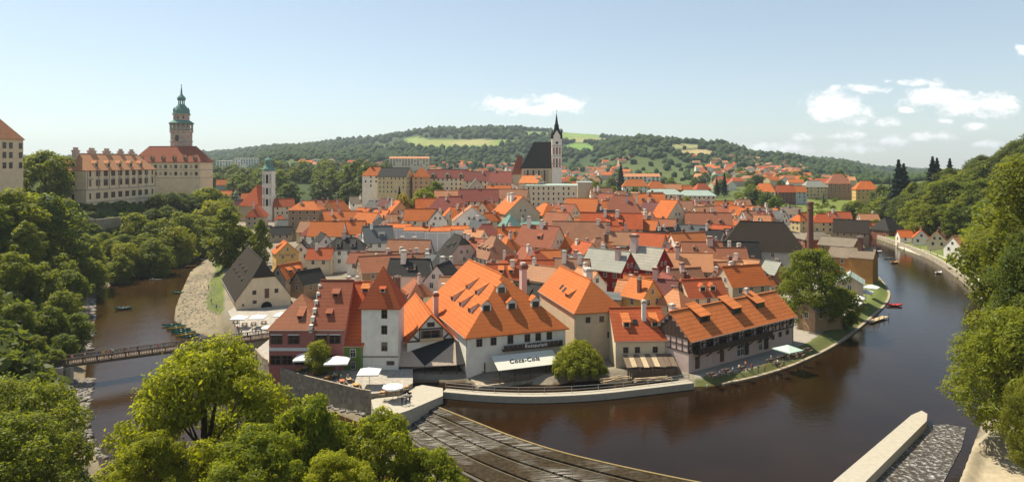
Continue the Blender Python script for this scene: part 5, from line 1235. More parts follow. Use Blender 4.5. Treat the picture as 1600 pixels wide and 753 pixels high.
# weeping willow
r = np.random.default_rng(52); Vs = []; lbw = []
for i in range(52):
    th_ = i*2.4; q = math.sqrt((i+.5)/52)*4.7; top = 9.2-.30*q*q*.9+r.uniform(-.4, .4); lbw.append(((q*.7*math.cos(th_), q*.7*math.sin(th_), top*.9), (1, 1, 1)))
    m_ = 420; t_ = r.uniform(0, 1, m_); rr_ = .95*np.sqrt(r.uniform(0, 1, m_)); a2 = r.uniform(0, 2*np.pi, m_); L_ = max(top-1.0, 1.5)*.75
    C = np.column_stack([q*math.cos(th_)*(1+.10*t_)+rr_*np.cos(a2)*(1-.45*t_), q*math.sin(th_)*(1+.10*t_)+rr_*np.sin(a2)*(1-.45*t_), top-t_*L_-.35*rr_*rr_])
    Nn = np.column_stack([np.cos(a2), np.sin(a2), .8-t_*.6])+r.normal(size=(m_, 3))*.3; Nn /= np.linalg.norm(Nn, axis=1)[:, None]; Vs.append(leaf_quads(C, Nn, .26, r, 1.7))
Vs = np.concatenate(Vs); ARCH['willow'] = (9.6, trunk_mesh('trunk', 9.6, .3, lbw, 14, 4), np_mesh('crown', Vs, np.arange(len(Vs)).reshape(-1, 4), LEAF_W))

NTREE = 0
def tree(px, ytop, d, key, label, group=None, wide=1.0, name='tree', gz=None, rz=None, height=None, cat='tree'):
    global NTREE
    NTREE += 1; x = X(px, d); g = T(x, d) if gz is None else gz
    H, tm, cm = ARCH[key]
    hh = height if height else max(Z(ytop, d)-g, 3.0)
    root = empty(name, (x, d, g), (px*1.7+d*.9) % 6.28 if rz is None else rz, label, cat, group)
    s = hh/H; root.scale = (s*wide, s*wide, s)
    inst('trunk', tm, root); inst('crown', cm, root); return root
# foreground
tree(322, 518, 76, 'maple', 'big sunlit yellow-green maple in the foreground left of the weir', wide=.78)
tree(482, 604, 74, 'maple2', 'smaller maple crown in front of the pink inn terrace', wide=.58)
tree(590, 634, 76, 'maple2', 'low maple crown at the foot of the weir', wide=.80, rz=2)
tree(672, 692, 74, 'maple2', 'lowest bright bush crown beside the weir steps', wide=.75, rz=4)
tree(236, 668, 66, 'maple2', 'maple crown at the bottom edge left of the big maple', wide=.8, rz=1)
tree(400, 660, 62, 'maple2', 'maple crown at the bottom edge below the big maple', wide=1.0, rz=3)
tree(520, 700, 60, 'maple2', 'leafy crown at the bottom edge right of the big maple', wide=1.0, rz=5)
tree(28, 588, 82, 'bush', 'dense light green bush in the lower left corner', wide=.82)
tree(-10, 640, 66, 'bush', 'green bush at the lower left edge', wide=1.0, rz=2)
tree(104, 735, 78, 'mid2', 'dark low shrub right of the corner bush', wide=1.0)
tree(1626, 330, 104, 'dry', 'tall sparse yellowing tree at the right edge', wide=.78, gz=4)
tree(1682, 195, 112, 'dry', 'highest sparse tree at the right edge', wide=1.0, gz=5, rz=2)
tree(1592, 470, 98, 'quay', 'green tree standing lower in front of the yellowing one', wide=.9, gz=4, rz=1)
tree(1622, 560, 88, 'dry', 'yellow-green crown at the bottom right edge', wide=.75, gz=4, rz=4)
tree(1268, 381, 170, 'quay', 'large leafy tree on the quay beside the half-timbered inn', wide=.86)
tree(1316, 446, 172, 'mid1', 'small tree leaning beside the large quay tree', wide=1.1)
tree(903, 527, 133, 'willow', 'weeping willow over the water beside the beige river house', gz=2.4, name='willow', wide=1.28)
tree(498, 530, 129, 'midy', 'small round tree on the pink inn terrace', gz=4.2, wide=1.0)
tree(437, 536, 150, 'mid1', 'little tree at the right end of the footbridge', wide=1.6)
tree(352, 316, 262, 'tall', 'tall feathery tree on the left bank beach behind the barn', wide=1.25)
tree(408, 336, 262, 'tall', 'slender dark tree right of the feathery one behind the barn', wide=.8, rz=2)
tree(380, 350, 268, 'mid1', 'low tree between the two tall ones behind the barn', wide=1.0)
tree(70, 231, 300, 'mid1', 'big tree standing left of the castle palace', wide=1.1)
GL = 'trees on the slope left of the river'
left = [(12,292,208,'mid0'),(62,298,222,'mid1'),(-25,310,200,'mid0'),(40,338,200,'tall'),(92,396,205,'mid0'),(128,362,236,'mid1'),(108,418,196,'mid1'),(16,392,172,'mid0'),(62,410,178,'mid0'),(98,452,172,'mid1'),(28,470,146,'mid1'),(78,476,152,'mid0'),(116,488,158,'mid0'),(4,532,132,'mid0'),(56,522,138,'mid1'),(100,520,146,'mid1'),(-20,440,150,'mid0'),(30,560,124,'mid1'),(140,400,226,'mid1'),(84,545,134,'mid0')]
left.sort()
for i, (px_, y_, d_, k_) in enumerate(left): tree(px_, y_, d_, k_, f'leafy tree in the thicket on the left river slope, {ORD[i]} from the left', GL, wide=1.15)
GC = 'trees below the castle walls'
cas = [(128,375,262,'mid1'),(146,384,256,'mid0'),(172,372,268,'mid1'),(198,378,262,'midy'),(240,372,268,'mid0'),(224,362,280,'mid1'),(192,364,276,'mid1'),(160,362,274,'mid1'),(212,330,300,'mid1'),(236,345,296,'mid0'),(258,340,300,'mid0'),(276,352,296,'midy'),(262,322,326,'mid2'),(286,330,316,'mid0'),(306,332,330,'mid1'),(300,306,372,'mid2'),(320,290,384,'mid1'),(332,312,368,'midy'),(246,302,352,'mid2'),(266,300,362,'mid2'),(284,300,374,'mid2'),(330,336,346,'mid1'),(186,398,250,'mid0'),(314,350,330,'mid1'),(240,326,320,'mid2'),(342,300,392,'mid1')]
cas.sort()
for i, (px_, y_, d_, k_) in enumerate(cas): tree(px_, y_, d_, k_, f'round green tree below the castle walls, {ORD[i]} from the left', GC, wide=1.15)
# wooded slope on the right
GR = 'trees of the wood on the right slope'; rd = random.Random(5); k = 0
for d_ in (300, 322, 345, 368, 392, 418, 446, 476):
    px_ = 1402+(d_ % 7)*2
    while px_ < 1640:
        if sdist(np.array([(X(px_, d_), d_)]), RIGHTHILL)[0] < -7 and not (px_ < 1440 and d_ > 430 and False):
            tree(px_, 0, d_+rd.uniform(-7, 7), rd.choice(['mid0','mid1','mid2','mid2','tall']), 'tree crown in the dense wood on the right slope', GR, wide=rd.uniform(1.05, 1.35), height=rd.choice([rd.uniform(10, 14), rd.uniform(14, 19), rd.uniform(17, 23)]))
        px_ += rd.uniform(17, 25)*380/d_
for i, (px_, y_, d_) in enumerate(((1404,250,470),(1412,256,476),(1457,245,452),(1464,247,462),(1484,248,448))): tree(px_, y_, d_, 'conifer', f'dark spruce rising above the right wood, {ORD[i]} from the left', 'spruces above the right wood', name='spruce', wide=1.5)
for i, (px_, y_, d_) in enumerate(((1568,330,232),(1585,300,225),(1605,290,215),(1625,270,205),(1572,395,205),(1595,372,190),(1558,368,250),(1615,350,170),(1590,420,175))): tree(px_, y_, d_, rd.choice(['mid0','mid1']), f'bushy tree beside the outer river path, {ORD[i]} of the row', 'trees by the outer river path', wide=1.2)
# park belt left of the church, trees among the far houses
GB = 'trees of the park belt behind the town'
for i in range(86):
    d_ = rd.uniform(560, 1000); px_ = rd.uniform(334, 566+40*(d_ > 700))
    tree(px_, 0, d_, rd.choice(['far0','far1','far2','far1']), 'tree in the dark park belt behind the town', GB, height=rd.uniform(14, 21), wide=rd.uniform(1.1, 1.5))
for (px_, y_, d_, k_, w_, lab) in ((662,293,356,'mid1',1.2,'round green tree in front of the cream monastery'),(624,292,372,'conifer',1.0,'dark conifer against the cream monastery'),(632,303,350,'gold',.8,'small golden tree below the cream monastery'),(680,282,410,'mid0',1.0,'pale tree at the peach house beside the monastery'),
        (558,248,620,'far2',1.0,'tall dark tree left of the white block'),(574,255,560,'far2',1.0,'dark tree right at the white block'),(944,290,470,'far1',1.3,'wide green tree right of the church hill'),(930,284,480,'far0',1.1,'green tree close right of the church hill'),(958,292,462,'far0',1.2,'lower green tree right of the church hill'),
        (970,255,640,'conifer',1.2,'dark spruce among houses right of the church'),(994,292,420,'far1',1.2,'round tree before the row behind the school'),(1075,309,392,'far0',1.1,'tree in front of the cream school'),(1132,270,620,'conifer',1.1,'first dark spruce left of the gardens'),(1120,276,610,'conifer',1.0,'second dark spruce left of the gardens'),(1136,320,440,'far0',.9,'small tree at the rosy house'),
        (1176,292,520,'far1',1.3,'big round tree left of the gardens'),(1198,300,500,'far1',1.2,'tree at the left edge of the gardens'),(1210,306,490,'far0',1.1,'lower tree at the left edge of the gardens'),(1311,265,640,'far2',1.0,'big dark tree behind the stone school'),(1356,280,610,'conifer',.8,'spruce behind the yellow house'),(1380,288,520,'far2',1.3,'round dark tree right of the yellow house'),(1394,300,500,'far1',1.3,'bushy tree right of the yellow house, lower'),(1380,310,480,'far0',1.2,'bush on the dry bank'),
        (1340,315,470,'far0',1.3,'bush below the yellow house'),(1325,318,470,'far1',1.1,'bush below the stone school'),(1287,300,560,'conifer',.7,'slim cypress beside the stone school'),(1294,352,372,'mid0',.9,'tree near the tall chimney, by the yellow walls'),(1370,342,400,'mid1',1.4,'bush above the red walled house'),(1350,326,455,'far0',1.4,'bush on the garden slope, right')):
    tree(px_, y_, d_, k_, lab, None, wide=w_)
for i in range(64):
    d_ = rd.uniform(600, 1050); px_ = rd.uniform(640, 1340)
    if 1195 < px_ and d_ < 690: continue
    tree(px_, 0, d_, rd.choice(['far0','far1','far2']), 'small tree among the houses at the foot of the far hill', 'trees among the far houses', height=rd.uniform(9, 15), wide=rd.uniform(1.1, 1.5))
print('trees', NTREE)

# ------------------------------------------------------------------ far woods: one mass
bm = bmesh.new(); bmesh.ops.create_icosphere(bm, subdivisions=1, radius=1.0); ico = np.array([v.co[:] for v in bm.verts]); icf = np.array([[v.index for v in f.verts] for f in bm.faces]); bm.free()
r = np.random.default_rng(77); NF = 15000
px_ = r.uniform(-60, 1700, NF); d_ = np.exp(r.uniform(np.log(880), np.log(3500), NF)); P = np.column_stack([(px_-800)*d_/F, d_]); z_ = terr(P); yy_ = HORY+(CAMZ-z_)*F/d_
keep = np.array([not in_field(a, b) for a, b in zip(px_, yy_)])
clear = np.sin(P[:, 0]*.006+1)*np.sin(P[:, 1]*.005+P[:, 0]*.002)+.35*np.sin(P[:, 0]*.021)
sub = (d_ < 1350) & (px_ > 640) & (px_ < 1340)
keep &= np.where(sub, r.uniform(size=NF) < .16, r.uniform(size=NF) < np.where(clear > .35, .30, 1.0))
P = P[keep]; z_ = z_[keep]; d_ = d_[keep]; nF = len(P); s_ = r.uniform(5.0, 9.0, nF)*np.clip(d_/1500, .75, 1.35)
V = ico[None]*(1+r.normal(size=(nF, len(ico), 1))*.16); V = V*np.stack([s_, s_, s_*r.uniform(.85, 1.25, nF)], 1)[:, None, :]; V = V+np.column_stack([P, z_+s_*.62])[:, None, :]
Fq = (icf[None]+(np.arange(nF)*len(ico))[:, None, None]).reshape(-1, 3)
m, t, b = nodes_of('far_wood_green'); geo = t.nodes.new('ShaderNodeNewGeometry')
ri = t.nodes.new('ShaderNodeNewGeometry'); n1 = noise(t, .5, 4, .7, geo.outputs['Position'])
cA = mixc(t, ri.outputs['Random Per Island'], (.030, .055, .018), (.075, .105, .030)); cB = mixc(t, mrange(t, n1.outputs['Fac'], .4, .7, 0, .7), cA, (.016, .032, .012))
lnk(t, cB, b.inputs['Base Color']); b.inputs['Roughness'].default_value = .9; b.inputs['Specular IOR Level'].default_value = .1; bump(t, b, n1.outputs['Fac'], 1.0, 1.5)
o = link(bpy.data.objects.new('far_woods', np_mesh('far_woods', V.reshape(-1, 3), Fq, m))); tag(o, 'dark green woods covering the far hills', 'woods', kind='stuff')

# undergrowth on the steep left slope and the gardens: one mass
def shrub_mass(name, n, sampler, size, mat, lab, seed):
    r = np.random.default_rng(seed); pts = np.array([sampler(r) for _ in range(n)]); z = terr(pts); k = 26
    base = r.normal(size=(k, 3)); base /= np.linalg.norm(base, axis=1)[:, None]; base[:, 2] = np.abs(base[:, 2])
    C = []; Nn = []
    s = r.uniform(.6, 1.5, n)*size
    C = (np.column_stack([pts, z])[:, None, :]+base[None]*s[:, None, None]*np.array([1.2, 1.2, .9])).reshape(-1, 3); Nn = np.tile(base, (n, 1))+r.normal(size=(n*k, 3))*.4; Nn /= np.linalg.norm(Nn, axis=1)[:, None]
    V = leaf_quads(C, Nn, size*.75, r); o = link(bpy.data.objects.new(name, np_mesh(name, V, np.arange(len(V)).reshape(-1, 4), mat))); tag(o, lab, 'undergrowth', kind='stuff')
def s_left(r):
    while True:
        d = r.uniform(120, 400); px = r.uniform(-40, 340)
        p = np.array([(X(px, d), d)])
        q = sdist(p, LEFTHILL)[0]
        if -70 < q < -4 and not (-213 < p[0, 0] < -196 and 308 < d < 372): return p[0]
shrub_mass('undergrowth', 900, s_left, 2.0, LEAF_B, 'low bushes and undergrowth on the castle slope', 3)
def s_right(r):
    while True:
        d = r.uniform(160, 480); px = r.uniform(1395, 1660); p = np.array([(X(px, d), d)])
        if -60 < sdist(p, RIGHTHILL)[0] < -3: return p[0]
shrub_mass('undergrowth', 500, s_right, 2.0, LEAF_A, 'bushes and undergrowth at the edge of the right wood', 4)
def s_gard(r):
    while True:
        d = r.uniform(450, 640); px = r.uniform(1150, 1420)
        if r.uniform() < .35+.65*(math.sin(px*.05)*math.sin(d*.03) > .1): return np.array((X(px, d), d))
shrub_mass('garden_shrubbery', 220, s_gard, 2.2, LEAF_A, 'shrubs scattered over the terraced gardens', 5)
# ------------------------------------------------------------------ far suburbs
rd = random.Random(11); SUB = []
CLUS = [('on the slope left of the church', 668, 808, 820, 1450, 60), ('on the slope right of the church', 876, 985, 760, 1350, 48), ('under the wooded hill', 1085, 1260, 700, 1450, 80), ('high on the far slope', 1130, 1250, 1150, 1600, 16), ('above the park belt at the left', 470, 640, 1000, 1250, 12), ('in the row over the monastery roofs', 600, 690, 820, 960, 8), ('beyond the stone school', 1240, 1330, 700, 950, 8)]
far_h = {}
for (where, a, b_, d0, d1, n) in CLUS:
    got = []
    for _ in range(900):
        d_ = rd.uniform(d0, d1); px_ = rd.uniform(a, b_); x_ = X(px_, d_)
        if all(math.hypot(x_-q[0], d_-q[1]) > 18 for q in SUB): SUB.append((x_, d_)); got.append((px_, d_))
        if len(got) >= n: break
    got.sort()
    for i, (px_, d_) in enumerate(got):
        rc = rd.choice(['orange','pale','rust','redorange','tan','redbrown']); wc = rd.choice(['white','white','cream','paleyellow','beige','rosy'])
        x_ = X(px_, d_); L_ = rd.uniform(11, 19); W_ = rd.uniform(8, 11)
        key = (rc, wc, where); far_h[key] = far_h.get(key, 0)+1
        lab = f"small {WNAME[wc]} house with {RNAME[rc]} roof, {ORD[i] if i < len(ORD) else str(i+1)+'th'} from left {where}"
        if len(lab.split()) > 15: lab = f"{WNAME[wc]} house, {RNAME[rc]} roof, {ORD[i] if i < len(ORD) else str(i+1)+'th'} from left {where}"
        build_house('suburban_house', x_, d_, T(x_, d_), L_, W_, rd.choice([0, 10, -15, 30, -40, 90, 75]), rd.choice(['gable', 'gable', 'hip']), rc, wc, rd.uniform(5, 8), 38, lab, 'house', 'houses '+where, chim=0, win=False, ridge_cap=False)
# long blocks on the horizon
for (px_, y_, w_, d_, rc, wc, lab) in ((386,248,34,1150,'palegrey','white','long white apartment block on the skyline left of the church tower'),(352,252,24,1120,'palegrey','white','shorter white apartment block at the far left'),(504,250,34,1080,'palegrey','white','white flat block above the park belt'),(640,248,62,1060,'pale','cream','long pale orange roofed barracks above the monastery'),(478,254,22,1050,'orange','cream','cream block with orange roof above the park belt'),(1000,276,60,760,'pale','white','long low white hall right of the church')):
    x_ = X(px_, d_); gz = T(x_, d_); build_house('apartment_block', x_, d_, gz, w_*d_/F, 12, 0, 'flat' if rc == 'palegrey' else 'gable', rc, wc, max(Z(y_, d_)-gz, 6), 28, lab, 'building', chim=0, winmesh=WIN_SB, spacing=4.5, ww=2.0, wh=1.6, storeys=4, ridge_cap=False, gable_win=False)

# ------------------------------------------------------------------ terraces, platform and pier
def slab(name, pts, z0, z1, mat, lab, cat):
    n = len(pts); mb = MB(); mb.v = [(p[0], p[1], z0) for p in pts]+[(p[0], p[1], z1) for p in pts]
    ar = sum(pts[i][0]*pts[(i+1) % n][1]-pts[(i+1) % n][0]*pts[i][1] for i in range(n))
    top = tuple(range(n, 2*n)); mb.f.append(top if ar > 0 else top[::-1]); mb.m.append(0)
    for i in range(n):
        j = (i+1) % n; q = (i, j, j+n, i+n); mb.f.append(q if ar > 0 else q[::-1]); mb.m.append(1 if len(mat) > 1 else 0)
    o = mb.build(name, mat); return tag(o, lab, cat)
TERR = [U(px, py, 4.2)[:2] for px, py in ((398,548),(410,562),(440,580),(480,592),(520,602),(560,612),(578,615),(624,610),(645,598),(645,570),(560,556),(470,546),(420,530))]
slab('inn_terrace', TERR, -1, 4.2, [M_PAVE, M_RUBBLE], 'stone walled river terrace of the pink inn', 'terrace')
o = wall_line('terrace_parapet', [Vector((p[0], p[1], 0)) for p in TERR[:7]], 4.2, 4.75, .35, M_RUBBLE); tag(o, 'low stone parapet along the pink inn terrace', 'parapet')
PLAT = [U(px, py, 3.4)[:2] for px, py in ((580,624),(583,638),(604,652),(640,640),(668,628),(692,618),(692,606),(660,601),(640,606),(612,612))]
slab('weir_platform', PLAT, -1.5, 3.4, [M_CONC, M_STONE], 'pale concrete platform at the left end of the weir', 'platform')
PLAZA = [U(px, py, 3.7)[:2] for px, py in ((356,486),(366,505),(380,524),(428,528),(478,506),(462,478),(420,470),(372,476))]
slab('barn_terrace', PLAZA, -1, 3.7, [M_PAVE, M_STONE], 'paved cafe terrace in front of the old barn', 'terrace')
pl = smooth_line([(*U(px, py, 3.3)[:2], 0) for px, py in ((692,611),(760,617),(840,619),(930,615),(1010,606),(1084,597))], 2)
pier = empty('pier', (0, 0, 0), 0, 'narrow curved concrete pier with steel railing between the mill race and the pool', 'pier')
wall_line('pier_body', pl, -.5, 3.2, 1.9, M_CONC, 1, pier)
wall_line('pier_edge', [p-n_*.12 for p, n_ in zip(pl, normals2(pl))], 2.75, 3.25, .3, M_STONE, 1, pier)
rl = [p+n_*1.6 for p, n_ in zip(pl, normals2(pl))]; acc_ = 0; last = None
for i, p in enumerate(rl):
    if last is None or (p-last).length > 3.4:
        MB().bar((p.x, p.y, 3.1), (p.x, p.y, 4.35), .10).build('post', M_STEEL, pier); last = p
for z_ in (3.75, 4.32):
    MB().tube([(p.x, p.y, z_) for p in rl], [.055]*len(rl), 5).build('rail', M_STEEL, pier)
# fish-pass pier, lower right
FP = [U(px, py, 3.4)[:2] for px, py in ((1292,760),(1424,648),(1440,641),(1449,646),(1448,657),(1352,752),(1330,775),(1270,780))]
slab('fish_pass_pier', FP, -.5, 3.4, [M_CONC, M_STONE], 'straight pale stone pier with rounded tip in the lower right', 'pier')
m, t, b = nodes_of('white_water'); geo = t.nodes.new('ShaderNodeNewGeometry'); n1 = noise(t, 1.5, 6, .75, geo.outputs['Position']); n2 = noise(t, .5, 4, .6, geo.outputs['Position'])
lnk(t, mixc(t, mrange(t, n1.outputs['Fac'], .50, .70, 0, .9), (.045,.032,.016), (.74,.73,.69)), b.inputs['Base Color']); b.inputs['Roughness'].default_value = .35; bump(t, b, n1.outputs['Fac'], .9, .3)
RAP = [U(px, py, 2.1)[:2] for px, py in ((1352,760),(1450,664),(1476,662),(1510,668),(1502,700),(1470,760))]
poly_obj('rapids', RAP, 2.1, m); tag(bpy.data.objects['rapids'], 'white rapids of the fish pass beside the straight pier', 'rapids', kind='structure')
# fallen white water at the weir's left corner
RAP2 = [U(px, py, .12)[:2] for px, py in ((596,668),(616,668),(640,692),(628,704),(604,690))]
poly_obj('weir_foam', RAP2, .12, m); tag(bpy.data.objects['weir_foam'], 'white foam at the left corner of the weir foot', 'foam', kind='structure')

# ------------------------------------------------------------------ rocks on the banks: uncountable
def rocks(name, poly_img, z, n, smin, smax, lab, seed):
    r = np.random.default_rng(seed); A_ = np.array([U(px, py, z)[:2] for px, py in poly_img]); lo, hi_ = A_.min(0), A_.max(0); pts = []
    while len(pts) < n:
        p = r.uniform(lo, hi_, (n, 2)); pts += [q for q in p[sdist(p, A_) < 0]]
    pts = np.array(pts[:n]); zz = np.maximum(terr(pts), z-.1); s = r.uniform(smin, smax, n)*r.uniform(.5, 1, n)
    V = ico[None]*(1+r.normal(size=(n, len(ico), 1))*.18)*np.stack([s*r.uniform(.7,1.5,n), s*r.uniform(.7,1.5,n), s*.6], 1)[:, None, :]+np.column_stack([pts, zz+s*.1])[:, None, :]
    o = link(bpy.data.objects.new(name, np_mesh(name, V.reshape(-1, 3), (icf[None]+(np.arange(n)*len(ico))[:, None, None]).reshape(-1, 3), M_ROCK))); tag(o, lab, 'rocks', kind='stuff')
rocks('bank_rubble', ((96,600),(146,590),(138,640),(142,690),(170,720),(120,700),(96,650)), 0, 900, .2, .75, 'loose stones on the left bank below the footbridge', 1)
rocks('bank_rubble', ((136,470),(150,466),(145,540),(134,560),(124,540)), 0, 350, .25, .8, 'stones along the left water edge above the footbridge', 2)
rocks('bank_rubble', ((398,565),(440,596),(520,620),(570,640),(575,655),(520,640),(440,612),(396,590)), 0, 700, .25, .7, 'rocks at the foot of the pink inn terrace wall', 3)
rocks('bank_rubble', ((610,672),(700,740),(740,770),(640,760),(590,700)), 0, 900, .2, .7, 'dark rocks below the foot of the weir', 4)

rocks('beach_pebbles', ((290,440),(322,420),(338,445),(345,490),(340,520),(285,512),(276,495),(285,462)), 0, 900, .12, .38, 'pebbles and cobbles on the river beach beside the barn', 6)
# ------------------------------------------------------------------ footbridge
fb_ = empty('footbridge', (0, 0, 0), 0, 'long wooden footbridge crossing the brown river at the left', 'footbridge')
B0 = Vector(U(56, 573, 4.7)); B1 = Vector(U(426, 524, 4.3)); ax = (B1-B0); Lb = ax.length; ax.normalize(); sd = Vector((-ax.y, ax.x, 0)).normalized()
def onb(s, o, z): p = B0+ax*s+sd*o; return (p.x, p.y, p.z+z)
for o_ in (-1.3, 0, 1.3): MB().bar(onb(0,o_,-.35), onb(Lb,o_,-.35), .3, .5).build('girder', M_WOODM, fb_)
npl = 120
for k in range(npl):
    s0 = k*Lb/npl; MB().bar(onb(s0+.2, -1.6, 0), onb(s0+.2, 1.6, 0), Lb/npl*.9, .09).build('deck_plank', M_WOODM, fb_)
for side_, o_ in (('near', -1.6), ('far', 1.6)):
    for k in range(19): s0 = .3+k*(Lb-.6)/18; MB().bar(onb(s0,o_,-.5), onb(s0,o_,1.2), .16).build('post', M_WOODM, fb_)
    for z_ in (.18, 1.12): MB().bar(onb(0,o_,z_), onb(Lb,o_,z_), .10, .14).build('rail', M_WOODM, fb_)
    bl = MB()
    for k in range(150): s0 = k*Lb/150; bl.bar(onb(s0,o_,.2), onb(s0,o_,1.08), .07, .09)
    b__ = bl.build('balusters', M_WOODM, fb_); b__['kind'] = 'stuff'
for s0 in (5.5, Lb*.62): MB().bar(onb(s0,-1.5,-.6), onb(s0,-1.5,-5), .9, 1.2).bar(onb(s0,1.5,-.6), onb(s0,1.5,-5), .9, 1.2).bar(onb(s0,-1.9,-.75), onb(s0,1.9,-.75), .9, .5).build('bridge_pier', M_STONE, fb_)
ab = slab('bridge_abutment', [(B0+ax*q+sd*w_)[:2] for q, w_ in ((-3,-3),(4.5,-3),(4.5,2.5),(-3,2.5))], -1, 4.55, [M_PAVE, M_STONE], 'pale stone abutment at the left end of the footbridge', 'abutment')

# ------------------------------------------------------------------ parasols
def parasol_meshes(n, sz, hgt, mat):
    mb = MB(); ring = [(sz*math.cos(2*math.pi*(j+.5)/n), sz*math.sin(2*math.pi*(j+.5)/n)) for j in range(n)]
    for j in range(n):
        a, c = ring[j], ring[(j+1) % n]; mb.quad([(*a, hgt), (*c, hgt), (0, 0, hgt+sz*.30)]); mb.quad([(*a, hgt-.22), (*c, hgt-.22), (*c, hgt), (*a, hgt)]); mb.quad([(*c, hgt-.03), (*a, hgt-.03), (0, 0, hgt+sz*.30-.03)])
    return mb.mesh('canopy', mat), MB().tube([(0,0,0),(0,0,hgt+sz*.33)], [.05,.04], 6).mesh('pole', M_STEEL), MB().box(-.35,.35,-.35,.35,0,.12).mesh('base', M_STONE)
PS = parasol_meshes(4, 2.6, 2.5, M_CLOTH); PR = parasol_meshes(8, 1.9, 2.4, M_CLOTH); PG = parasol_meshes(4, 3.2, 2.6, plain('pale_green_canvas', (.45,.58,.48), .85))
def parasol(px, py, z, kit, lab, rz=0.0, s=1.0):
    p = U(px, py, z); e = empty('parasol', p, rz, lab, 'parasol', 'cafe parasols'); e.scale = (s, s, s)
    for n_, me_ in zip(('canopy', 'pole', 'base'), kit): inst(n_, me_, e)
for (px, py, lab) in ((374,512,'first white square parasol from the left before the barn'),(403,511,'second white square parasol from the left before the barn'),(441,507,'third white square parasol, by the barn gateway')): parasol(px, py, 3.7, PS, lab, R(4))
parasol(418, 524, 3.7, PR, 'small white parasol at the edge of the barn terrace', 0, .8)
parasol(479, 582, 4.2, PS, 'large white parasol left of the small terrace tree', R(6), 1.2); parasol(527, 588, 4.2, PS, 'large white parasol right of the small terrace tree', R(6), 1.2)
parasol(577, 603, 4.2, PS, 'square white parasol below the white tower', R(2), 1.05); parasol(614, 625, 3.4, PR, 'round white parasol on the weir platform', 0, 1.0)
parasol(1231, 564, 4.2, PG, 'pale green parasol on the quay of the half-timbered inn', R(30), .95)
for i, (px, py) in enumerate(((1333,488),(1340,479),(1362,462),(1352,470))): parasol(px, py, 4.3, PS, ['nearest white parasol of the quay cafe','second white parasol of the quay cafe','farthest white parasol of the quay cafe','third white parasol of the quay cafe'][i], R(50), 1.05)

# ------------------------------------------------------------------ cafe tables
TT = MB().box(-.65,.65,-.4,.4,.70,.76).mesh('table_top', M_OBJ); TL = MB().box(-.5,-.4,-.3,.3,0,.7).box(.4,.5,-.3,.3,0,.7).mesh('trestle', M_WOODM); TB = MB().box(-.65,.65,-.14,.14,.42,.47).box(-.55,-.48,-.12,.12,0,.42).box(.48,.55,-.12,.12,0,.42).mesh('bench', M_WOODM)
def table(px, py, z, lab, colr, rz, grp):
    p = U(px, py, z); e = empty('cafe_table', p, rz, lab, 'table', grp)
    o = inst('table_top', TT, e); o.color = (*colr, 1); inst('trestle', TL, e); inst('bench', TB, e, (0, .75, 0)); inst('bench', TB, e, (0, -.75, 0))
tc_ = [(.62,.28,.05),(.66,.55,.12),(.55,.14,.05),(.6,.42,.2)]
for i in range(13):
    u = i/12; px = 424+u*132; py = 570+u*36-6*(i % 2); table(px, py, 4.2, f'small cafe table on the pink inn terrace, {ORD[i]} from the left', tc_[i % 4], R(15+i*9), 'tables on the pink inn terrace')
for i, (px, py) in enumerate(((600,612),(622,607),(632,604))): table(px, py+6, 4.2 if i else 4.2, f'wooden table between the tower and the weir platform, {ORD[i]} from the left', (.45,.25,.1), R(10*i), 'tables by the weir platform')
for i, (px, py) in enumerate(((1112,588),(1135,582),(1160,578),(1205,566),(1215,572),(1222,562),(1238,560),(1250,556),(1262,549))): table(px, py, 4.15, f'dark wooden table on the half-timbered inn quay, {ORD[i]} from the left', (.05,.03,.02), R(36), 'tables on the inn quay')
for i, (px, py) in enumerate(((368,505),(382,509),(396,508),(412,506),(434,503),(448,500))): table(px, py, 3.7, f'brown cafe table under the barn parasols, {ORD[i]} from the left', (.2,.1,.06), R(8), 'tables before the barn')

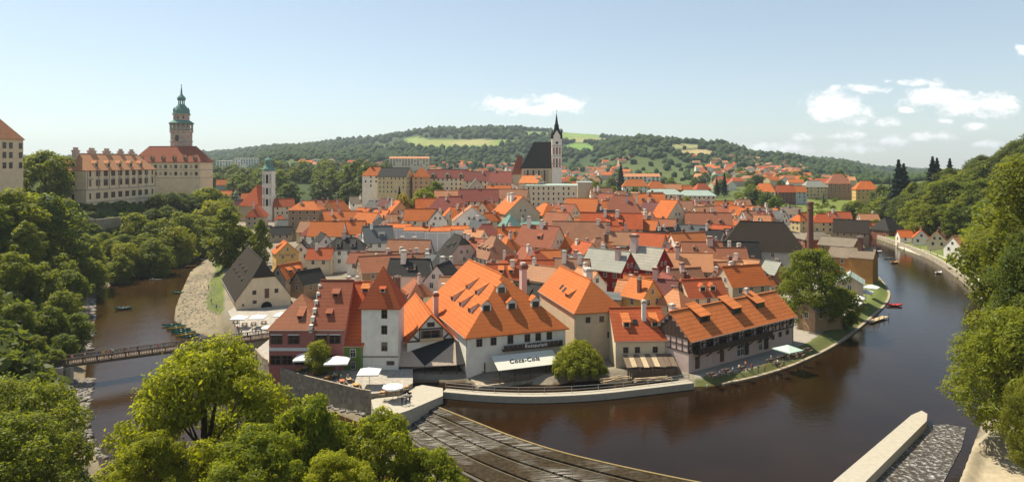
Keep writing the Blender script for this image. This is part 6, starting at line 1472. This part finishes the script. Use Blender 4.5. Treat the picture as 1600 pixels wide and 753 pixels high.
# ------------------------------------------------------------------ people
def person_mesh(name, pose):
    J = {'pel':(0,0,.95),'bel':(0,0,1.12),'che':(0,0,1.34),'nec':(0,.0,1.50),'hed':(0,-.02,1.58),'top':(0,-.02,1.72)}
    st = .16 if pose == 'walk' else .02
    J.update({'hl':(.10,0,.90),'kl':(.11,-st*.7,.50),'al':(.11,-st*.6+st*.3,.09),'tl':(.12,-st-.12,.04),'hr':(-.10,0,.90),'kr':(-.11,st*.3,.50),'ar':(-.11,st*1.2,.09),'tr':(-.12,st-.08,.04),
        'sl':(.19,0,1.40),'el':(.25,st*.6,1.13),'wl':(.25,st*.4-.12,.90),'fl':(.25,st*.4-.17,.80),'sr':(-.19,0,1.40),'er':(-.25,-st*.6,1.13),'wr':(-.25,-st-.10,.92),'fr':(-.25,-st-.15,.82)})
    if pose == 'sit':
        for k in ('kl','kr'): J[k] = (J[k][0], -.42, .92)
        for k, o_ in (('al', .11), ('ar', -.11)): J[k] = (o_, -.48, .52)
        for k, o_ in (('tl', .12), ('tr', -.12)): J[k] = (o_, -.62, .48)
        for k in ('wl','wr','fl','fr'): J[k] = (J[k][0]*.8, -.30, 1.08)
    E = [('pel','bel'),('bel','che'),('che','nec'),('nec','hed'),('hed','top'),('pel','hl'),('hl','kl'),('kl','al'),('al','tl'),('pel','hr'),('hr','kr'),('kr','ar'),('ar','tr'),('che','sl'),('sl','el'),('el','wl'),('wl','fl'),('che','sr'),('sr','er'),('er','wr'),('wr','fr')]
    rad = dict(pel=.15,bel=.13,che=.16,nec=.06,hed=.095,top=.085,hl=.10,kl=.065,al=.045,tl=.04,hr=.10,kr=.065,ar=.045,tr=.04,sl=.07,el=.045,wl=.035,fl=.03,sr=.07,er=.045,wr=.035,fr=.03)
    ks = list(J); me = bpy.data.meshes.new(name); me.from_pydata([J[k] for k in ks], [(ks.index(a), ks.index(c)) for a, c in E], [])
    o = bpy.data.objects.new(name, me); COL.objects.link(o); md = o.modifiers.new('skin', 'SKIN')
    for i, k in enumerate(ks): me.skin_vertices[0].data[i].radius = (rad[k], rad[k]*.85); me.skin_vertices[0].data[i].use_root = (k == 'pel')
    sb = o.modifiers.new('sub', 'SUBSURF'); sb.levels = 1
    bpy.context.view_layer.update(); dg = bpy.context.evaluated_depsgraph_get(); out = bpy.data.meshes.new_from_object(o.evaluated_get(dg)); bpy.data.objects.remove(o)
    for mm in (M_OBJ, M_JEANS, M_SKIN, M_HAIR): out.materials.append(mm)
    for p in out.polygons:
        c = p.center
        if c.z > 1.66 or (c.z > 1.55 and c.y > .03): p.material_index = 3
        elif c.z > 1.47: p.material_index = 2
        elif c.z < (.97 if pose != 'sit' else 1.0): p.material_index = 1 if abs(c.x) < .2 else 2
        else: p.material_index = 0 if (c.z > 1.12 or abs(c.x) < .2) else 2
    return out
PM = {k: person_mesh('person', k) for k in ('stand', 'walk', 'sit')}
SHIRT = [('white',(.7,.7,.68)),('red',(.5,.05,.04)),('blue',(.08,.18,.42)),('dark',(.04,.04,.05)),('orange',(.6,.2,.04)),('pale blue',(.35,.5,.6)),('green',(.1,.28,.1)),('pink',(.6,.3,.32)),('yellow',(.62,.5,.1)),('grey',(.3,.3,.3))]
def person(loc, pose, ci, rz, lab, grp):
    o = inst('person', PM[pose], None, loc, (0, 0, rz)); o.color = (*SHIRT[ci % 10][1], 1); tag(o, lab, 'person', grp); return o
rd = random.Random(3)
nth = ['first','second','third','fourth','fifth','sixth','seventh','eighth','ninth','tenth','eleventh','twelfth','thirteenth','fourteenth','fifteenth','sixteenth']
for i, s0 in enumerate((3.2, 4.4, 6.0, 8.2, 10.2, 11.4, 12.3, 13.1, 13.9, 16.0, 21.5, 29.0, 33.0, 37.5)):
    ci = rd.randrange(10); person(onb(s0, rd.uniform(-1.0, 1.0), .045), rd.choice(['stand','walk']), ci, rd.uniform(0, 6.28), f'person in {SHIRT[ci][0]} top on the footbridge, {nth[i]} from the left end', 'people on the footbridge')
for i, (px, py) in enumerate(((628,634),(634,633),(640,632),(636,627))):
    ci = (3, 9, 3, 0)[i]; person(U(px, py, 3.4), 'stand', ci, rd.uniform(0, 6), f'person in {SHIRT[ci][0]} top standing {["left in","second in","third in","behind"][i]} the group on the weir platform', 'people on the weir platform')
for i in range(12):
    u = rd.random(); px = 428+i*10.5; py = 568+(px-428)/132*34+rd.uniform(-4, 3); ci = rd.randrange(10); person(U(px, py, 4.2), 'stand' if i % 3 else 'walk', ci, rd.uniform(0, 6), f'guest in {SHIRT[ci][0]} top on the pink inn terrace, {nth[i]} from the left', 'guests on the pink inn terrace')
for i, (px, py) in enumerate(((371,519),(377,523),(400,524),(408,520),(394,520),(458,500),(464,497),(452,496))):
    ci = rd.randrange(10); person(U(px, py, 3.7), 'walk' if i % 2 else 'stand', ci, rd.uniform(0, 6), f'person in {SHIRT[ci][0]} top on the barn terrace, {nth[i]} of those there', 'people on the barn terrace')
for i, (px, d_) in enumerate(((330,205),(338,196),(326,228))):
    x_ = X(px, d_); ci = rd.randrange(10); person((x_, d_, T(x_, d_)), 'stand', ci, rd.uniform(0, 6), f'person in {SHIRT[ci][0]} top on the cobbled river beach, {nth[i]} one', 'people on the river beach')

for i in range(16):
    px = 1105+i*10.0; u = i/15; p = U(px, 590-u*40+rd.uniform(-5, 2), 4.1); ci = rd.randrange(10); person((p[0], p[1], T(p[0], p[1])), rd.choice(['stand','walk']), ci, rd.uniform(0, 6), f'person in {SHIRT[ci][0]} top on the inn quay, {nth[i]} from the left', 'people on the inn quay')
for i in range(12):
    q = road[6+i*2]; ci = rd.randrange(10); o_x = q.x+rd.uniform(-1.2, 1.2); person((o_x, q.y, T(o_x, q.y)+.1), 'walk', ci, rd.uniform(0, 6), f'walker in {SHIRT[ci][0]} top on the outer bank path, {nth[i]} from the far end', 'walkers on the outer bank path')
# ------------------------------------------------------------------ boats
def hull_mesh(L_, W_, H_, fat=1.0):
    mb = MB(); n = 9; m_ = 7; rows_ = []
    for i in range(n):
        u = -1+2*i/(n-1); w = W_/2*max(.04, (1-abs(u)**(2.2*fat))); sh = H_*(1+.45*u*u); ring = []
        for j in range(m_):
            a = math.pi*j/(m_-1); ring.append((u*L_/2, -w*math.cos(a), sh-H_*math.sin(a)**.7*1.05))
        for j in range(m_-2, 0, -1):
            a = math.pi*j/(m_-1); ring.append((u*L_/2*.97, -w*.88*math.cos(a), sh-(H_*math.sin(a)**.7*.85)))
        rows_.append(len(mb.v)); mb.v += ring
    k = 2*m_-2
    for i in range(n-1):
        for j in range(k):
            a, c = rows_[i]+j, rows_[i]+(j+1) % k; mb.f.append((a, c, c+k, a+k)); mb.m.append(0)
    mb.f.append(tuple(range(rows_[0], rows_[0]+k))); mb.f.append(tuple(range(rows_[-1], rows_[-1]+k))[::-1]); mb.m += [0, 0]
    return mb.mesh('hull', M_OBJ)
CANOE = hull_mesh(4.8, .95, .38); RAFT = hull_mesh(4.6, 2.0, .5, 2.2); SEAT = MB().box(-.18,.18,-.42,.42,.22,.27).mesh('seat', M_WOODL)
def boat(p, rz, kit, colr, lab, grp, riders=0, name='canoe', on=None):
    e = empty(name, p, rz, lab, 'boat', grp); o = inst('hull', kit, e); o.color = (*colr, 1)
    for q in (-1.1, 0, 1.1): inst('seat', SEAT, e, (q, 0, 0), (0,0,0), (1, 1.8 if kit is RAFT else 1, 1))
    for i in range(riders):
        lx = (-1.1, 1.1, 0)[i]; ci = rd.randrange(10); person((p[0]+lx*math.cos(rz), p[1]+lx*math.sin(rz), p[2]-.56), 'sit', ci, rz+math.pi/2, f'paddler in {SHIRT[ci][0]} top, {["rear","front","middle"][i]} seat, in the {lab}'[:110], 'paddlers')
for i in range(8):
    px = 268+i*3.8+(i % 2)*3; py = 509+i*2.6; p = U(px, py, 0); boat((p[0], p[1], max(T(p[0], p[1]), 0)+.12), R(20+i*3), CANOE, [(.02,.18,.14),(.03,.24,.20),(.5,.34,.03),(.02,.15,.12)][i % 4], f'{["dark green","teal","yellow","green"][i % 4]} canoe drawn up on the beach, {nth[i]} in the row', 'canoes drawn up on the beach')
for (px, py, rz, kit, cc_, lab, nr_) in ((193,483,.6,RAFT,(.05,.16,.15),'dark raft in midstream above the footbridge',3),(297,473,.3,CANOE,(.03,.25,.2),'green canoe at the beach tip',0),(278,458,-.2,CANOE,(.02,.2,.15),'small green canoe off the beach',0),
        (299,417,.4,RAFT,(.55,.25,.03),'orange raft near the far left bend',2),(306,424,.2,CANOE,(.02,.04,.05),'dark canoe below the orange raft',0),(322,407,.3,RAFT,(.5,.5,.45),'pale raft at the far left bend',2),(243,438,.1,CANOE,(.5,.45,.36),'pale canoe alone by the left bank',1)):
    boat((*U(px, py, 0)[:2], .03), rz, kit, cc_, lab, 'boats on the left river', nr_, 'raft' if kit is RAFT else 'canoe')
for (px, py, rz, kit, cc_, lab, nr_) in ((1372,394,.5,RAFT,(.6,.6,.56),'white raft near the outer wall upstream',1),(1388,404,.2,CANOE,(.6,.6,.6),'white canoe in midstream on the right',2),(1398,411,.4,RAFT,(.55,.35,.15),'tan raft in midstream on the right',2),(1466,427,.7,RAFT,(.6,.6,.58),'white raft below the outer wall',1),(1370,389,.3,CANOE,(.05,.05,.05),'dark little canoe far upstream',1)):
    boat((*U(px, py, POOLZ)[:2], POOLZ+.03), rz, kit, cc_, lab, 'boats on the right river', nr_, 'raft' if kit is RAFT else 'canoe')
boat((*U(1397, 478, POOLZ)[:2], POOLZ+.03), -.1, RAFT, (.5,.02,.03), 'bright red raft moored at the quay', None, 0, 'raft')
lp = empty('landing_stage', (*U(1372, 497, 2.6)[:2], 2.3), R(38), 'wooden landing stage beside the red raft', 'landing stage')
for k in range(10): MB().box(-5+k, -4.1+k, -.8, .8, .1, .2).build('plank', M_WOODL, lp)
for k in range(4): MB().bar((-4.5+k*3, -.9, -2.5), (-4.5+k*3, -.9, 1.2), .14).build('post', M_WOODM, lp)
o_ = empty('timber_pile', (*U(962, 597, 3.0)[:2], 2.9), R(10), 'pile of pale roof timbers on the bank beside the willow', 'timber')
for k in range(12): MB().bar((rd.uniform(-3.2,-1.2), rd.uniform(-1,1), .15+.06*k), (rd.uniform(1.2,3.2), rd.uniform(-1,1), .2+.09*k), .14).build('beam', M_WOODL, o_)
for k in range(8): MB().bar((4+rd.uniform(-1,1), rd.uniform(-1.2,1), .2+.05*k), (11+rd.uniform(-2,1), rd.uniform(-1.0,1.2), .2+.05*k), .22, .08).build('plank', M_WOODL, o_)

# ------------------------------------------------------------------ air
hz = MB().box(-9200, 9200, -60, 9900, -3.5, 330).build('haze', [])
m = bpy.data.materials.new('summer_haze'); m.use_nodes = True; t = m.node_tree; t.nodes.clear()
ov = t.nodes.new('ShaderNodeOutputMaterial'); pv = t.nodes.new('ShaderNodeVolumePrincipled')
pv.inputs['Color'].default_value = (.72, .83, .93, 1); pv.inputs['Density'].default_value = .000085; pv.inputs['Anisotropy'].default_value = .2
t.links.new(pv.outputs[0], ov.inputs['Volume']); hz.data.materials.append(m); tag(hz, 'thin pale summer haze over the valley', 'haze', kind='stuff')
